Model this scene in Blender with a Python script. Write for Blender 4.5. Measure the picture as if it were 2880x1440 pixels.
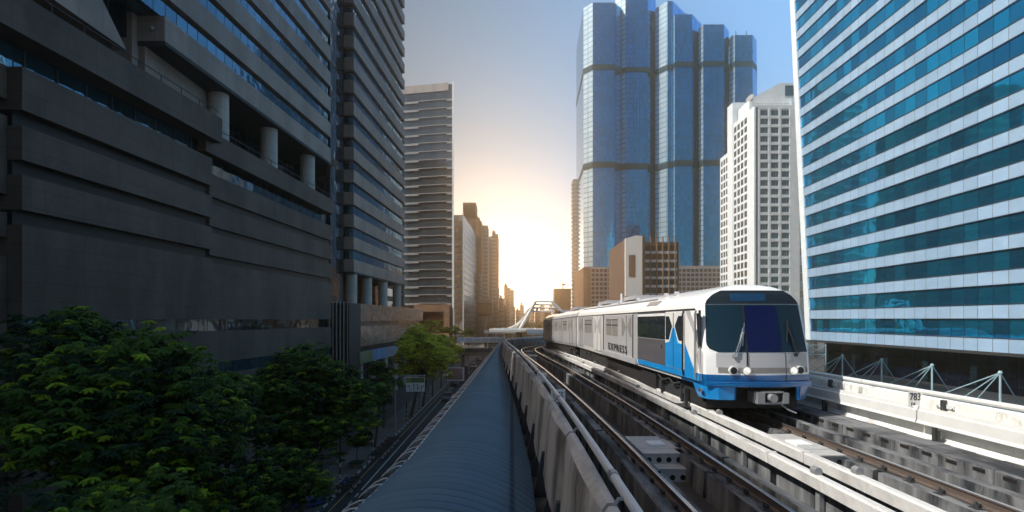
import bpy, math, random
from mathutils import Vector, Matrix, noise
R = math.radians
random.seed(7)
for o in list(bpy.data.objects):
    bpy.data.objects.remove(o)
scene = bpy.context.scene
COL = scene.collection

# ------------------------------------------------------------------ camera
E = 15.0                                   # eye height above the street
cd = bpy.data.cameras.new('camera')
cam = bpy.data.objects.new('camera', cd)
COL.objects.link(cam)
cam.location = (0, 0, E)
cam.rotation_euler = (R(90), 0, 0)
cd.sensor_width = 36
cd.lens = 20.0
cd.shift_y = 178/2880
cd.clip_start = 0.1
cd.clip_end = 6000
scene.camera = cam

# ------------------------------------------------------------------ light
SUN_EL = R(47)
SX, SY = 1.0, 0.26                          # horizontal travel of the light
l_ = math.hypot(SX, SY)
sd = Vector((SX/l_*math.cos(SUN_EL), SY/l_*math.cos(SUN_EL), -math.sin(SUN_EL)))
sl = bpy.data.lights.new('sun', 'SUN')
sl.energy = 5.0
sl.angle = R(0.5)
sl.color = (1.0, 0.95, 0.87)
so = bpy.data.objects.new('sun', sl)
so.rotation_euler = sd.to_track_quat('-Z', 'Y').to_euler()
so.location = (-60, -20, 90)
COL.objects.link(so)

w = bpy.data.worlds.new("World")
scene.world = w
w.use_nodes = True
nt = w.node_tree
for n in list(nt.nodes):
    nt.nodes.remove(n)
def N(nt, t, **k):
    n = nt.nodes.new(t)
    for a, b in k.items():
        setattr(n, a, b)
    return n
out = N(nt, 'ShaderNodeOutputWorld')
bg = N(nt, 'ShaderNodeBackground')
sky = N(nt, 'ShaderNodeTexSky')
sky.sky_type = 'NISHITA'
sky.sun_disc = False
sky.sun_elevation = SUN_EL
sky.sun_rotation = math.atan2(-SX, -SY)
sky.air_density = 1.2
sky.dust_density = 0.6
sky.ozone_density = 3.0
bg.inputs[1].default_value = 0.050
nt.links.new(sky.outputs[0], bg.inputs[0])
# the bright hazy horizon down the street: a broad glow of the sky itself
tc = N(nt, 'ShaderNodeTexCoord')
def glow(dirv, ramp, strength):
    d = Vector(dirv).normalized()
    dot = N(nt, 'ShaderNodeVectorMath', operation='DOT_PRODUCT')
    nrm = N(nt, 'ShaderNodeVectorMath', operation='NORMALIZE')
    nt.links.new(tc.outputs['Generated'], nrm.inputs[0])
    nt.links.new(nrm.outputs[0], dot.inputs[0])
    dot.inputs[1].default_value = d
    ac = N(nt, 'ShaderNodeMath', operation='ARCCOSINE')
    nt.links.new(dot.outputs['Value'], ac.inputs[0])
    mr = N(nt, 'ShaderNodeMapRange')
    mr.inputs['From Min'].default_value = 0
    mr.inputs['From Max'].default_value = R(60)
    nt.links.new(ac.outputs[0], mr.inputs['Value'])
    cr = N(nt, 'ShaderNodeValToRGB')
    cr.color_ramp.interpolation = 'B_SPLINE'
    els = cr.color_ramp.elements
    els[0].position = ramp[0][0]; els[0].color = (*ramp[0][1], 1)
    els[1].position = ramp[-1][0]; els[1].color = (*ramp[-1][1], 1)
    for p, c in ramp[1:-1]:
        e = els.new(p); e.color = (*c, 1)
    nt.links.new(mr.outputs[0], cr.inputs[0])
    b = N(nt, 'ShaderNodeBackground')
    b.inputs[1].default_value = strength
    nt.links.new(cr.outputs[0], b.inputs[0])
    return b
g1 = glow((-0.04, 1, 0.02), [(0.0, (1.0, 0.74, 0.45)), (0.08, (.50, .35, .20)), (0.16, (.13, .105, .072)), (0.28, (0.046, 0.043, 0.033)),
                        (0.42, (0.018, 0.018, 0.014)), (0.6, (0.006, 0.006, 0.004)), (0.8, (0, 0, 0))], 5.6)
g2 = glow((1.0, 1, 0.35), [(0.0, (.16, .46, 1.0)), (0.4, (.11, .34, .75)), (.7, (.04, .12, .26)), (1.0, (0, 0, 0))], .85)
ad = N(nt, 'ShaderNodeAddShader')
nt.links.new(bg.outputs[0], ad.inputs[0])
nt.links.new(g1.outputs[0], ad.inputs[1])
ad2 = N(nt, 'ShaderNodeAddShader')
nt.links.new(ad.outputs[0], ad2.inputs[0])
nt.links.new(g2.outputs[0], ad2.inputs[1])
nt.links.new(ad2.outputs[0], out.inputs[0])

vs = scene.view_settings
vs.view_transform = 'Standard'
vs.look = 'None'
vs.gamma = 1
vs.use_curve_mapping = False
vs.exposure = 0.72
scene.render.resolution_x = 1024
scene.render.resolution_y = 512
scene.cycles.max_bounces = 7
scene.cycles.volume_bounces = 1
scene.cycles.sample_clamp_indirect = 6

# ------------------------------------------------------------------ mesh helper
class MB:
    def __init__(s):
        s.v = []; s.f = []; s.m = []; s.sm = []
    def add(s, vs, fs, mi=0, sm=False):
        b = len(s.v)
        s.v += [tuple(x) for x in vs]
        for f in fs:
            s.f.append([b+i for i in f]); s.m.append(mi); s.sm.append(sm)
        return s
    def hexa(s, p, mi=0):
        """p: 4 bottom, 4 top corners"""
        return s.add(p, [(3,2,1,0),(4,5,6,7),(0,1,5,4),(1,2,6,5),(2,3,7,6),(3,0,4,7)], mi)
    def box(s, x0, x1, y0, y1, z0, z1, mi=0):
        if x0 > x1: x0, x1 = x1, x0
        if y0 > y1: y0, y1 = y1, y0
        if z0 > z1: z0, z1 = z1, z0
        return s.hexa([(x0,y0,z0),(x1,y0,z0),(x1,y1,z0),(x0,y1,z0),(x0,y0,z1),(x1,y0,z1),(x1,y1,z1),(x0,y1,z1)], mi)
    def quad(s, a, b, c, d, mi=0):
        return s.add([a,b,c,d], [(0,1,2,3)], mi)
    def poly(s, pts, mi=0):
        return s.add(pts, [tuple(range(len(pts)))], mi)
    def prism(s, pts, vec, mi=0):
        n = len(pts)
        p = [Vector(a) for a in pts]; q = [a+Vector(vec) for a in p]
        fs = [tuple(range(n))[::-1], tuple(range(n, 2*n))]
        fs += [(i, (i+1) % n, n+(i+1) % n, n+i) for i in range(n)]
        return s.add(p+q, fs, mi)
    def cyl(s, p0, p1, r0, r1=None, n=10, mi=0, caps=True):
        p0 = Vector(p0); p1 = Vector(p1)
        if r1 is None: r1 = r0
        d = (p1-p0)
        if d.length < 1e-6: return s
        d.normalize()
        u = d.orthogonal().normalized(); v = d.cross(u)
        vs = []
        for p, r in ((p0, r0), (p1, r1)):
            for i in range(n):
                a = 2*math.pi*i/n
                vs.append(p+u*(r*math.cos(a))+v*(r*math.sin(a)))
        s.add(vs, [(i, (i+1) % n, n+(i+1) % n, n+i) for i in range(n)], mi, True)
        if caps:
            s.add(vs[:n], [tuple(range(n))[::-1]], mi); s.add(vs[n:], [tuple(range(n))], mi)
        return s
    def tube(s, pts, r, n=8, mi=0, r1=None):
        pts = [Vector(p) for p in pts]
        m = len(pts); vs = []
        pu = None
        for i, p in enumerate(pts):
            d = (pts[min(i+1, m-1)]-pts[max(i-1, 0)]).normalized()
            if pu is None: u = d.orthogonal().normalized()
            else:
                u = (pu-d*pu.dot(d)).normalized()
            pu = u; v = d.cross(u)
            rr = r if r1 is None else r+(r1-r)*i/(m-1)
            for k in range(n):
                a = 2*math.pi*k/n
                vs.append(p+u*(rr*math.cos(a))+v*(rr*math.sin(a)))
        fs = []
        for i in range(m-1):
            for k in range(n):
                fs.append((i*n+k, i*n+(k+1) % n, (i+1)*n+(k+1) % n, (i+1)*n+k))
        s.add(vs, fs, mi, True)
        s.add(vs[:n], [tuple(range(n))[::-1]], mi); s.add(vs[-n:], [tuple(range(n))], mi)
        return s
    def sweep(s, secs, mi=0, closed=True, caps=True, sm=False, mis=None):
        """secs: list of rings of equal length"""
        n = len(secs[0]); b = []
        for r in secs: b += list(r)
        e = n if closed else n-1
        for k in range(e):
            fs = [(i*n+k, i*n+(k+1) % n, (i+1)*n+(k+1) % n, (i+1)*n+k) for i in range(len(secs)-1)]
            if k == 0:
                base = len(s.v); s.v += [tuple(x) for x in b]
            for f in fs:
                s.f.append([base+i for i in f]); s.m.append(mis[k] if mis else mi); s.sm.append(sm)
        if caps and closed:
            s.add(secs[0], [tuple(range(n))[::-1]], mi); s.add(secs[-1], [tuple(range(n))], mi)
        return s
    def build(s, name, mats, parent=None, smooth=None, recalc=True):
        me = bpy.data.meshes.new(name)
        off = root_loc(parent) if parent else Vector((0,0,0))
        V = [(a-off.x, b-off.y, c-off.z) for a, b, c in s.v]
        me.from_pydata(V, [], s.f)
        if not isinstance(mats, (list, tuple)): mats = [mats]
        for m in mats: me.materials.append(m)
        me.polygons.foreach_set('material_index', s.m)
        me.polygons.foreach_set('use_smooth', [bool(x) or bool(smooth) for x in s.sm])
        if recalc:
            import bmesh
            bm = bmesh.new(); bm.from_mesh(me)
            bmesh.ops.remove_doubles(bm, verts=bm.verts, dist=1e-5)
            bmesh.ops.recalc_face_normals(bm, faces=bm.faces)
            bm.to_mesh(me); bm.free()
        if any(s.sm) or smooth:
            me.set_sharp_from_angle(angle=R(35))
        uv = me.uv_layers.new(name='UVMap')
        data = [0.0]*(2*len(me.loops))
        vv = me.vertices
        for p in me.polygons:
            nx, ny, nz = p.normal
            if abs(nz) > 0.55:
                for li in p.loop_indices:
                    c = vv[me.loops[li].vertex_index].co
                    data[2*li] = c.x+off.x; data[2*li+1] = c.y+off.y
            else:
                h = math.hypot(nx, ny) or 1
                tx, ty = -ny/h, nx/h
                for li in p.loop_indices:
                    c = vv[me.loops[li].vertex_index].co
                    data[2*li] = (c.x+off.x)*tx+(c.y+off.y)*ty; data[2*li+1] = c.z+off.z
        uv.data.foreach_set('uv', data)
        me.update()
        o = bpy.data.objects.new(name, me)
        COL.objects.link(o)
        if parent: o.parent = parent
        return o

def root_loc(p):
    v = Vector((0,0,0))
    while p:
        v += Vector(p.location); p = p.parent
    return v
def tag(o, label=None, cat=None, group=None, kind=None):
    if label: o['label'] = label
    if cat: o['category'] = cat
    if group: o['group'] = group
    if kind: o['kind'] = kind
    return o
def thing(name, label, cat, loc=(0,0,0), group=None, rz=0):
    o = bpy.data.objects.new(name, None)
    COL.objects.link(o)
    o.empty_display_size = 0.3
    o.location = loc
    o.rotation_euler = (0, 0, rz)
    return tag(o, label, cat, group)
def dup(root, loc, rz=0, label=None, group=None):
    def cp(o, par):
        c = o.copy(); COL.objects.link(c)
        if par: c.parent = par
        for ch in [x for x in o.children]:
            cp(ch, c)
        return c
    r = cp(root, None)
    r.location = loc; r.rotation_euler = (0, 0, rz)
    if label: r['label'] = label
    if group: r['group'] = group
    return r

# ------------------------------------------------------------------ materials
def lk(nt, a, b): nt.links.new(a, b)
def newmat(name):
    m = bpy.data.materials.new(name); m.use_nodes = True
    nt = m.node_tree
    b = nt.nodes['Principled BSDF']
    return m, nt, b
def inp(b, k, v):
    if k in b.inputs: b.inputs[k].default_value = v
def plain(name, c, rough=.6, metal=0.0, var=0.12, scale=3.0, spec=.5, bump=0.0, emit=None, coat=0):
    m, nt, b = newmat(name)
    inp(b, 'Roughness', rough); inp(b, 'Metallic', metal); inp(b, 'Specular IOR Level', spec); inp(b, 'Coat Weight', coat)
    tcn = N(nt, 'ShaderNodeTexCoord')
    no = N(nt, 'ShaderNodeTexNoise'); no.inputs['Scale'].default_value = scale; no.inputs['Detail'].default_value = 4
    lk(nt, tcn.outputs['Object'], no.inputs['Vector'])
    mx = N(nt, 'ShaderNodeMix', data_type='RGBA')
    mx.inputs[6].default_value = (*[max(0, x*(1-var)) for x in c], 1)
    mx.inputs[7].default_value = (*[min(1, x*(1+var)) for x in c], 1)
    lk(nt, no.outputs[0], mx.inputs[0]); lk(nt, mx.outputs[2], b.inputs['Base Color'])
    if bump:
        bp = N(nt, 'ShaderNodeBump'); bp.inputs['Strength'].default_value = bump; bp.inputs['Distance'].default_value = .02
        n2 = N(nt, 'ShaderNodeTexNoise'); n2.inputs['Scale'].default_value = scale*12
        lk(nt, tcn.outputs['Object'], n2.inputs['Vector']); lk(nt, n2.outputs[0], bp.inputs['Height']); lk(nt, bp.outputs[0], b.inputs['Normal'])
    if emit:
        b.inputs['Emission Color'].default_value = (*emit[0], 1); b.inputs['Emission Strength'].default_value = emit[1]
    return m
def concrete(name, c, stain=None, amt=.5, scale=1.0, rough=.85, joint=None, jc=.45, streak=3.0, lo=.42, hi=.62, spec=.3):
    """weathered concrete or stone: cloudy tone, dark run-off streaks, optional panel joints (w, h, size)"""
    m, nt, b = newmat(name)
    inp(b, 'Roughness', rough); inp(b, 'Specular IOR Level', spec)
    stain = stain or tuple(x*.3 for x in c)
    uv = N(nt, 'ShaderNodeUVMap')
    tcn = N(nt, 'ShaderNodeTexCoord')
    mp = N(nt, 'ShaderNodeMapping'); mp.inputs['Scale'].default_value = (scale*streak, scale*.55, 1)
    lk(nt, uv.outputs[0], mp.inputs[0])
    n1 = N(nt, 'ShaderNodeTexNoise'); n1.inputs['Scale'].default_value = 1.0; n1.inputs['Detail'].default_value = 7; n1.inputs['Roughness'].default_value = .65
    n1.inputs['Distortion'].default_value = .4
    lk(nt, mp.outputs[0], n1.inputs['Vector'])
    mr = N(nt, 'ShaderNodeMapRange'); mr.inputs['From Min'].default_value = lo; mr.inputs['From Max'].default_value = hi
    mr.inputs['To Max'].default_value = amt; lk(nt, n1.outputs[0], mr.inputs['Value'])
    n2 = N(nt, 'ShaderNodeTexNoise'); n2.inputs['Scale'].default_value = 9*scale; n2.inputs['Detail'].default_value = 8; n2.inputs['Roughness'].default_value = .7
    lk(nt, tcn.outputs['Object'], n2.inputs['Vector'])
    mx0 = N(nt, 'ShaderNodeMix', data_type='RGBA')
    mx0.inputs[6].default_value = (*[x*.72 for x in c], 1); mx0.inputs[7].default_value = (*[min(1, x*1.25) for x in c], 1)
    lk(nt, n2.outputs[0], mx0.inputs[0])
    mx = N(nt, 'ShaderNodeMix', data_type='RGBA')
    lk(nt, mr.outputs[0], mx.inputs[0]); lk(nt, mx0.outputs[2], mx.inputs[6]); mx.inputs[7].default_value = (*stain, 1)
    col = mx.outputs[2]
    if joint:
        bk = N(nt, 'ShaderNodeTexBrick'); bk.offset = joint[3] if len(joint) > 3 else 0
        bk.inputs['Scale'].default_value = 1; bk.inputs['Brick Width'].default_value = joint[0]; bk.inputs['Row Height'].default_value = joint[1]
        bk.inputs['Mortar Size'].default_value = joint[2]; bk.inputs['Mortar Smooth'].default_value = .2
        bk.inputs['Color1'].default_value = (.86, .86, .86, 1); bk.inputs['Color2'].default_value = (1, 1, 1, 1); bk.inputs['Mortar'].default_value = (jc, jc, jc, 1)
        lk(nt, uv.outputs[0], bk.inputs['Vector'])
        mu = N(nt, 'ShaderNodeMix', data_type='RGBA', blend_type='MULTIPLY'); mu.inputs[0].default_value = 1
        lk(nt, col, mu.inputs[6]); lk(nt, bk.outputs[0], mu.inputs[7]); col = mu.outputs[2]
    lk(nt, col, b.inputs['Base Color'])
    bp = N(nt, 'ShaderNodeBump'); bp.inputs['Strength'].default_value = .35; bp.inputs['Distance'].default_value = .01
    lk(nt, n2.outputs[0], bp.inputs['Height']); lk(nt, bp.outputs[0], b.inputs['Normal'])
    return m
def glass(name, tint, rough=.04, metal=.85, panel=None, line=(.01,.02,.03), var=.3, wob=.15, wscale=.35, mort=.05):
    """reflective curtain-wall glass: tinted panes in a grid, each slightly out of true"""
    m, nt, b = newmat(name)
    inp(b, 'Roughness', rough); inp(b, 'Metallic', metal)
    uv = N(nt, 'ShaderNodeUVMap')
    if panel:
        bk = N(nt, 'ShaderNodeTexBrick'); bk.offset = 0
        bk.inputs['Scale'].default_value = 1; bk.inputs['Brick Width'].default_value = panel[0]; bk.inputs['Row Height'].default_value = panel[1]
        bk.inputs['Mortar Size'].default_value = mort; bk.inputs['Mortar Smooth'].default_value = 0.1
        bk.inputs['Color1'].default_value = (*[x*(1-var) for x in tint], 1); bk.inputs['Color2'].default_value = (*[min(1, x*(1+var)) for x in tint], 1)
        bk.inputs['Mortar'].default_value = (*line, 1)
        lk(nt, uv.outputs[0], bk.inputs['Vector']); lk(nt, bk.outputs[0], b.inputs['Base Color'])
        mm = N(nt, 'ShaderNodeMapRange'); lk(nt, bk.outputs['Fac'], mm.inputs['Value'])
        mm.inputs['To Min'].default_value = rough; mm.inputs['To Max'].default_value = .5
        lk(nt, mm.outputs[0], b.inputs['Roughness'])
    else:
        b.inputs['Base Color'].default_value = (*tint, 1)
    no = N(nt, 'ShaderNodeTexNoise'); no.inputs['Scale'].default_value = wscale; no.inputs['Detail'].default_value = 2
    lk(nt, uv.outputs[0], no.inputs['Vector'])
    bp = N(nt, 'ShaderNodeBump'); bp.inputs['Strength'].default_value = wob; bp.inputs['Distance'].default_value = .25
    lk(nt, no.outputs[0], bp.inputs['Height']); lk(nt, bp.outputs[0], b.inputs['Normal'])
    return m
def leafmat(name, c, var=.35):
    m, nt, b = newmat(name)
    inp(b, 'Roughness', .55); inp(b, 'Specular IOR Level', .35)
    tcn = N(nt, 'ShaderNodeTexCoord'); no = N(nt, 'ShaderNodeTexNoise'); no.inputs['Scale'].default_value = .9; no.inputs['Detail'].default_value = 5
    lk(nt, tcn.outputs['Object'], no.inputs['Vector'])
    mx = N(nt, 'ShaderNodeMix', data_type='RGBA')
    mx.inputs[6].default_value = (*[x*(1-var) for x in c], 1); mx.inputs[7].default_value = (*[x*(1+var) for x in c], 1)
    lk(nt, no.outputs[0], mx.inputs[0]); lk(nt, mx.outputs[2], b.inputs['Base Color'])
    tr = N(nt, 'ShaderNodeBsdfTranslucent'); lk(nt, mx.outputs[2], tr.inputs[0])
    ms = N(nt, 'ShaderNodeMixShader'); ms.inputs[0].default_value = .3
    lk(nt, b.outputs[0], ms.inputs[1]); lk(nt, tr.outputs[0], ms.inputs[2])
    lk(nt, ms.outputs[0], nt.nodes['Material Output'].inputs[0])
    return m

M = {}
M['asphalt'] = concrete('asphalt', (.035,.042,.05), (.02,.02,.025), .5, .3, .9, streak=1)
M['pavement'] = concrete('pavement', (.16,.15,.145), (.06,.06,.06), .5, .4, .9, joint=(.6,.6,.02), jc=.6, streak=1)
M['plaza'] = concrete('plaza', (.06,.06,.062), (.03,.03,.03), .5, .4, .9, joint=(.9,.9,.02), streak=1)
M['linepaint'] = plain('line_paint', (.55,.55,.52), .7, var=.25, scale=2)
M['yellowpaint'] = plain('yellow_paint', (.42,.3,.08), .7, var=.25, scale=2)
M['kerbwhite'] = plain('kerb_white', (.4,.4,.39), .7, var=.2)
M['kerbdark'] = plain('kerb_black', (.03,.03,.03), .7)
M['trackbed'] = concrete('track_bed_concrete', (.05,.05,.05), (.02,.02,.022), .8, .7, .9, streak=1.6)
M['stained'] = concrete('stained_concrete', (.18,.19,.20), (.012,.016,.023), .95, .8, .9, streak=2.2, lo=.38, hi=.60)
M['panelconc'] = concrete('barrier_concrete', (.56,.54,.50), (.07,.06,.052), .9, .6, .8, streak=1.6, lo=.45, hi=.66)
M['cream'] = concrete('pale_wall_concrete', (.72,.72,.69), (.15,.15,.155), .85, .9, .85, streak=1.8, lo=.53, hi=.66)
M['ledge'] = concrete('ledge_concrete', (.22,.2,.17), (.03,.03,.03), .85, 1.0, .9, streak=1)
M['steelpaint'] = plain('pale_steel', (.62,.63,.62), .45, var=.1, spec=.5)
M['cover'] = concrete('power_rail_cover', (.57,.57,.56), (.26,.25,.24), .7, .8, .6, streak=1.5, lo=.47, hi=.7)
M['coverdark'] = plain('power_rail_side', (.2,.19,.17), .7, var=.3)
M['railhead'] = plain('rail_head_steel', (.55,.54,.52), .22, 1.0, var=.1)
M['railweb'] = plain('rail_rust', (.085,.065,.055), .75, var=.25)
M['black'] = plain('black_steel', (.012,.013,.015), .5, var=.3)
M['darkmetal'] = plain('dark_metal', (.045,.05,.055), .5, .3, var=.3)
M['greymetal'] = plain('grey_metal', (.3,.31,.32), .45, .4, var=.15)
M['boxmetal'] = plain('cable_box_metal', (.42,.42,.41), .6, .1, var=.15, scale=8)
M['hole'] = plain('hole_black', (.003,.003,.004), .9)
M['signwhite'] = plain('sign_white', (.78,.78,.76), .5, var=.06)
M['signblack'] = plain('sign_black', (.01,.01,.012), .5)
M['signgreen'] = plain('sign_green', (.12,.2,.07), .5)
M['signyellow'] = plain('sign_yellow', (.75,.5,.04), .5)
# train
M['tr_white'] = plain('train_white_paint', (.80,.80,.79), .28, var=.09, scale=1.6, coat=.5)
M['tr_grey'] = plain('train_light_grey_paint', (.44,.44,.46), .3, var=.1, scale=1.2, coat=.4)
M['tr_greyd'] = plain('train_dark_grey_panel', (.10,.095,.11), .28, var=.15, scale=1, coat=.5)
M['tr_blue'] = plain('train_blue_paint', (.008,.25,.64), .3, var=.1, scale=1.2, coat=.5)
M['tr_navy'] = plain('train_deep_blue_paint', (.004,.10,.30), .3, var=.1, scale=1.2, coat=.5)
M['tr_glass'] = glass('train_dark_glass', (.012,.018,.024), .05, .0, wob=.03, wscale=1)
M['tr_wind'] = glass('windshield_glass', (.004,.02,.032), .04, .0, wob=.02, wscale=1)
M['tr_gblue'] = glass('windshield_blue_screen', (.001,.004,.045), .05, .0, wob=.02)
M['tr_band'] = plain('destination_box_blue', (.004,.035,.085), .15, var=.1, coat=1)
M['tr_seam'] = plain('rubber_seam', (.01,.01,.012), .6)
M['tr_under'] = plain('underframe', (.02,.02,.022), .7, .2, var=.4, scale=6)
M['tr_stripe'] = plain('train_grey_stripe', (.22,.21,.2), .4)
M['lamp_glass'] = plain('lamp_glass', (.8,.8,.8), .1, .6, emit=((1,.95,.85), .35))
M['chrome'] = plain('bright_metal', (.6,.61,.62), .2, .9)
# buildings
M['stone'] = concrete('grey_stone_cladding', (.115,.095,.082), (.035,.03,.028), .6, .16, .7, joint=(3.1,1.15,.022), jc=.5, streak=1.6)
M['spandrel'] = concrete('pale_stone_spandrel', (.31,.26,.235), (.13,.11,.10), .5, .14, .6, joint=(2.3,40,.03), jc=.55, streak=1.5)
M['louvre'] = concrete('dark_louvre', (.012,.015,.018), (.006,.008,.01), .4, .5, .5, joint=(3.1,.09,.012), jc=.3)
M['soffit'] = plain('dark_soffit', (.03,.035,.042), .8)
M['ribbon'] = glass('ribbon_window_glass', (.05,.14,.21), .04, .75, (1.5,6), var=.25, wob=.2, wscale=.45)
M['ribbon_dark'] = glass('dark_glass', (.02,.045,.065), .05, .7, (1.6,3.1), var=.4, wob=.25)
M['column'] = concrete('column_stone', (.46,.44,.42), (.3,.28,.27), .4, .3, .6, joint=(50,1.3,.025), jc=.6)
M['marble'] = glass('polished_stone', (.2,.17,.15), .12, .35, (1.8,1.3), line=(.05,.045,.04), var=.25, wob=.35, wscale=.8, mort=.02)
M['spblue'] = concrete('blue_grey_aluminium_panel', (.33,.49,.68), (.26,.42,.62), .5, .05, .33, joint=(2.1,60,.045), jc=.2, streak=1, spec=.6)
M['rbglass'] = glass('bright_blue_glass', (.003,.40,.88), .03, .9, (2.1,3.85), line=(.01,.04,.09), var=.42, wob=.09, wscale=.25, mort=.05)
M['lobby'] = glass('lobby_dark_glass', (.004,.007,.022), .04, .4, (4.3,4), var=.3, wob=.2)
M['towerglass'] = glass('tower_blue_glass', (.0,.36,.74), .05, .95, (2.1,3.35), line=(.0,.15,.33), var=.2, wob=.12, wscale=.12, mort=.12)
M['towerlit'] = glass('tower_lit_glass', (.75,.86,.92), .34, .75, (5.5,3.35), line=(.16,.36,.5), var=.1, wob=.1, mort=.3)  # chamfer copy of the tower glass, bright sky reflection put into its colour
M['towermech'] = concrete('mechanical_floor_louvre', (.015,.04,.055), (.01,.02,.03), .4, .2, .5, joint=(2.6,30,.25), jc=2.2)
M['whitewall'] = concrete('white_building_render', (.74,.83,.94), (.55,.60,.68), .45, .08, .8, streak=2)
M['pinkgrey'] = concrete('grey_building_concrete', (.42,.40,.40), (.25,.22,.22), .4, .1, .85)
M['brown'] = concrete('brown_concrete', (.27,.17,.11), (.13,.08,.05), .5, .1, .85, joint=(3.5,3.3,.08), jc=.6)
M['brownfin'] = concrete('brown_fins', (.22,.15,.115), (.1,.07,.05), .4, .1, .8, joint=(1.6,90,.35), jc=.35)
M['winteal'] = glass('window_glass_teal', (.03,.15,.22), .06, .7, var=.2, wob=.2)
M['windark'] = glass('window_glass_dark', (.03,.035,.045), .06, .6, wob=.2)
M['winrust'] = glass('window_glass_rust', (.11,.035,.02), .08, .5, (1.3,1.3), wob=.2, mort=.05)
M['t3glass'] = glass('teal_office_glass', (.09,.14,.19), .1, .7, (1.55,30), line=(.05,.08,.1), var=.25, wob=.15, mort=.08)
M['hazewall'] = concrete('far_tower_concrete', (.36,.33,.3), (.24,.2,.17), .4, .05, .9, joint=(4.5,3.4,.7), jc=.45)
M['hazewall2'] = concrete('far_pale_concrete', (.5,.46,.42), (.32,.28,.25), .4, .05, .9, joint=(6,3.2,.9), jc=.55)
M['bridgewhite'] = plain('bridge_white_paint', (.78,.77,.74), .4, var=.05)
M['roofblue'] = None
M['bark'] = plain('bark', (.06,.045,.035), .9, var=.4, scale=8, bump=.4)
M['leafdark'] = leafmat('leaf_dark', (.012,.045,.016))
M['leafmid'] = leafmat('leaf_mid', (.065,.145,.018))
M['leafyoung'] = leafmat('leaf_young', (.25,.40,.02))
M['leafgold'] = leafmat('leaf_sunny', (.62,.62,.05))  # golden sunlight put into the leaf colour
M['leafwarm'] = leafmat('leaf_olive_lit', (.22,.23,.03))  # darker companion, warm light also put into the leaf colour
M['soil'] = plain('soil', (.04,.03,.02), .95)
M['ribwhite'] = plain('white_rib_paint', (.55,.56,.56), .5)
M['skirtglass'] = glass('canopy_skirt_glass', (.045,.05,.05), .2, .2, wob=.05)
def corrug():
    m, nt, b = newmat('blue_corrugated_sheet')
    inp(b, 'Roughness', .5); inp(b, 'Metallic', .15)
    tcn = N(nt, 'ShaderNodeTexCoord'); no = N(nt, 'ShaderNodeTexNoise'); no.inputs['Scale'].default_value = .7; no.inputs['Detail'].default_value = 6
    lk(nt, tcn.outputs['Object'], no.inputs['Vector'])
    mx = N(nt, 'ShaderNodeMix', data_type='RGBA')
    mx.inputs[6].default_value = (.075,.155,.215,1); mx.inputs[7].default_value = (.11,.20,.265,1)
    lk(nt, no.outputs[0], mx.inputs[0])
    # shade in the sheet's troughs painted as dark rows, tone varying by row
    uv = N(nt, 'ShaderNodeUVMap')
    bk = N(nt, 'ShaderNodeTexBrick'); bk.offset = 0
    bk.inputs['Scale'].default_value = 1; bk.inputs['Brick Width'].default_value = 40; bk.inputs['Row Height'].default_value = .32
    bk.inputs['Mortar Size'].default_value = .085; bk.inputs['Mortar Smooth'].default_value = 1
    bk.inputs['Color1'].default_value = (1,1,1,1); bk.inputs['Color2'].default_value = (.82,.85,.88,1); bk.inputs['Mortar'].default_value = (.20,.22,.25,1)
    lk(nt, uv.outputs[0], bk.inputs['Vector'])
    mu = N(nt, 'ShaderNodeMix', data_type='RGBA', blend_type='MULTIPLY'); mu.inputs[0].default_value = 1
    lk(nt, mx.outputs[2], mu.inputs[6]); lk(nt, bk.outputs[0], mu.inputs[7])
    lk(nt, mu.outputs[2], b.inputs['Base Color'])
    return m
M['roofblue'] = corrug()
# ------------------------------------------------------------------ ground
def H(h): return E+h                       # height relative to the eye
g = MB().box(-690, 690, -58, 690, -1.2, -0.02)
tag(g.build('ground', M['plaza']), kind='structure')
g = MB().quad((-14.9, -40, .0), (14, -40, .0), (14, 420, .0), (-14.9, 420, .0))
tag(g.build('road', M['asphalt']), kind='structure')
g = MB().quad((-60, 9, .006), (-14.9, 9, .006), (-14.9, 43, .006), (-60, 43, .006))
tag(g.build('side_road', M['asphalt']), kind='structure')
g = MB(); g.box(-18.4, -15.05, 43, 420, -.01, .15); g.box(-22, -15.05, -40, 9, -.01, .15)
tag(g.build('pavement', M['pavement']), kind='structure')
gk = MB()
y = 43
i = 0
while y < 260:
    gk.box(-15.05, -14.9, y, y+1.0, -.01, .17, i % 2); y += 1.0; i += 1
tag(gk.build('kerb', [M['kerbwhite'], M['kerbdark']]), kind='structure')
g = MB()
g.quad((-14.35, 43, .004), (-14.23, 43, .004), (-14.23, 400, .004), (-14.35, 400, .004), 1)
g.quad((-13.3, 50, .004), (-13.18, 50, .004), (-13.0, 400, .004), (-13.12, 400, .004), 0)
y = 20
while y < 50:
    g.quad((-13.3, y, .004), (-13.18, y, .004), (-13.18, y+1, .004), (-13.3, y+1, .004), 0); y += 2
y = 20
while y < 300:
    g.quad((-10.6, y, .004), (-10.48, y, .004), (-10.48, y+3, .004), (-10.6, y+3, .004), 0); y += 7
tag(g.build('road_markings', [M['linepaint'], M['yellowpaint']]), kind='structure')

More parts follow.
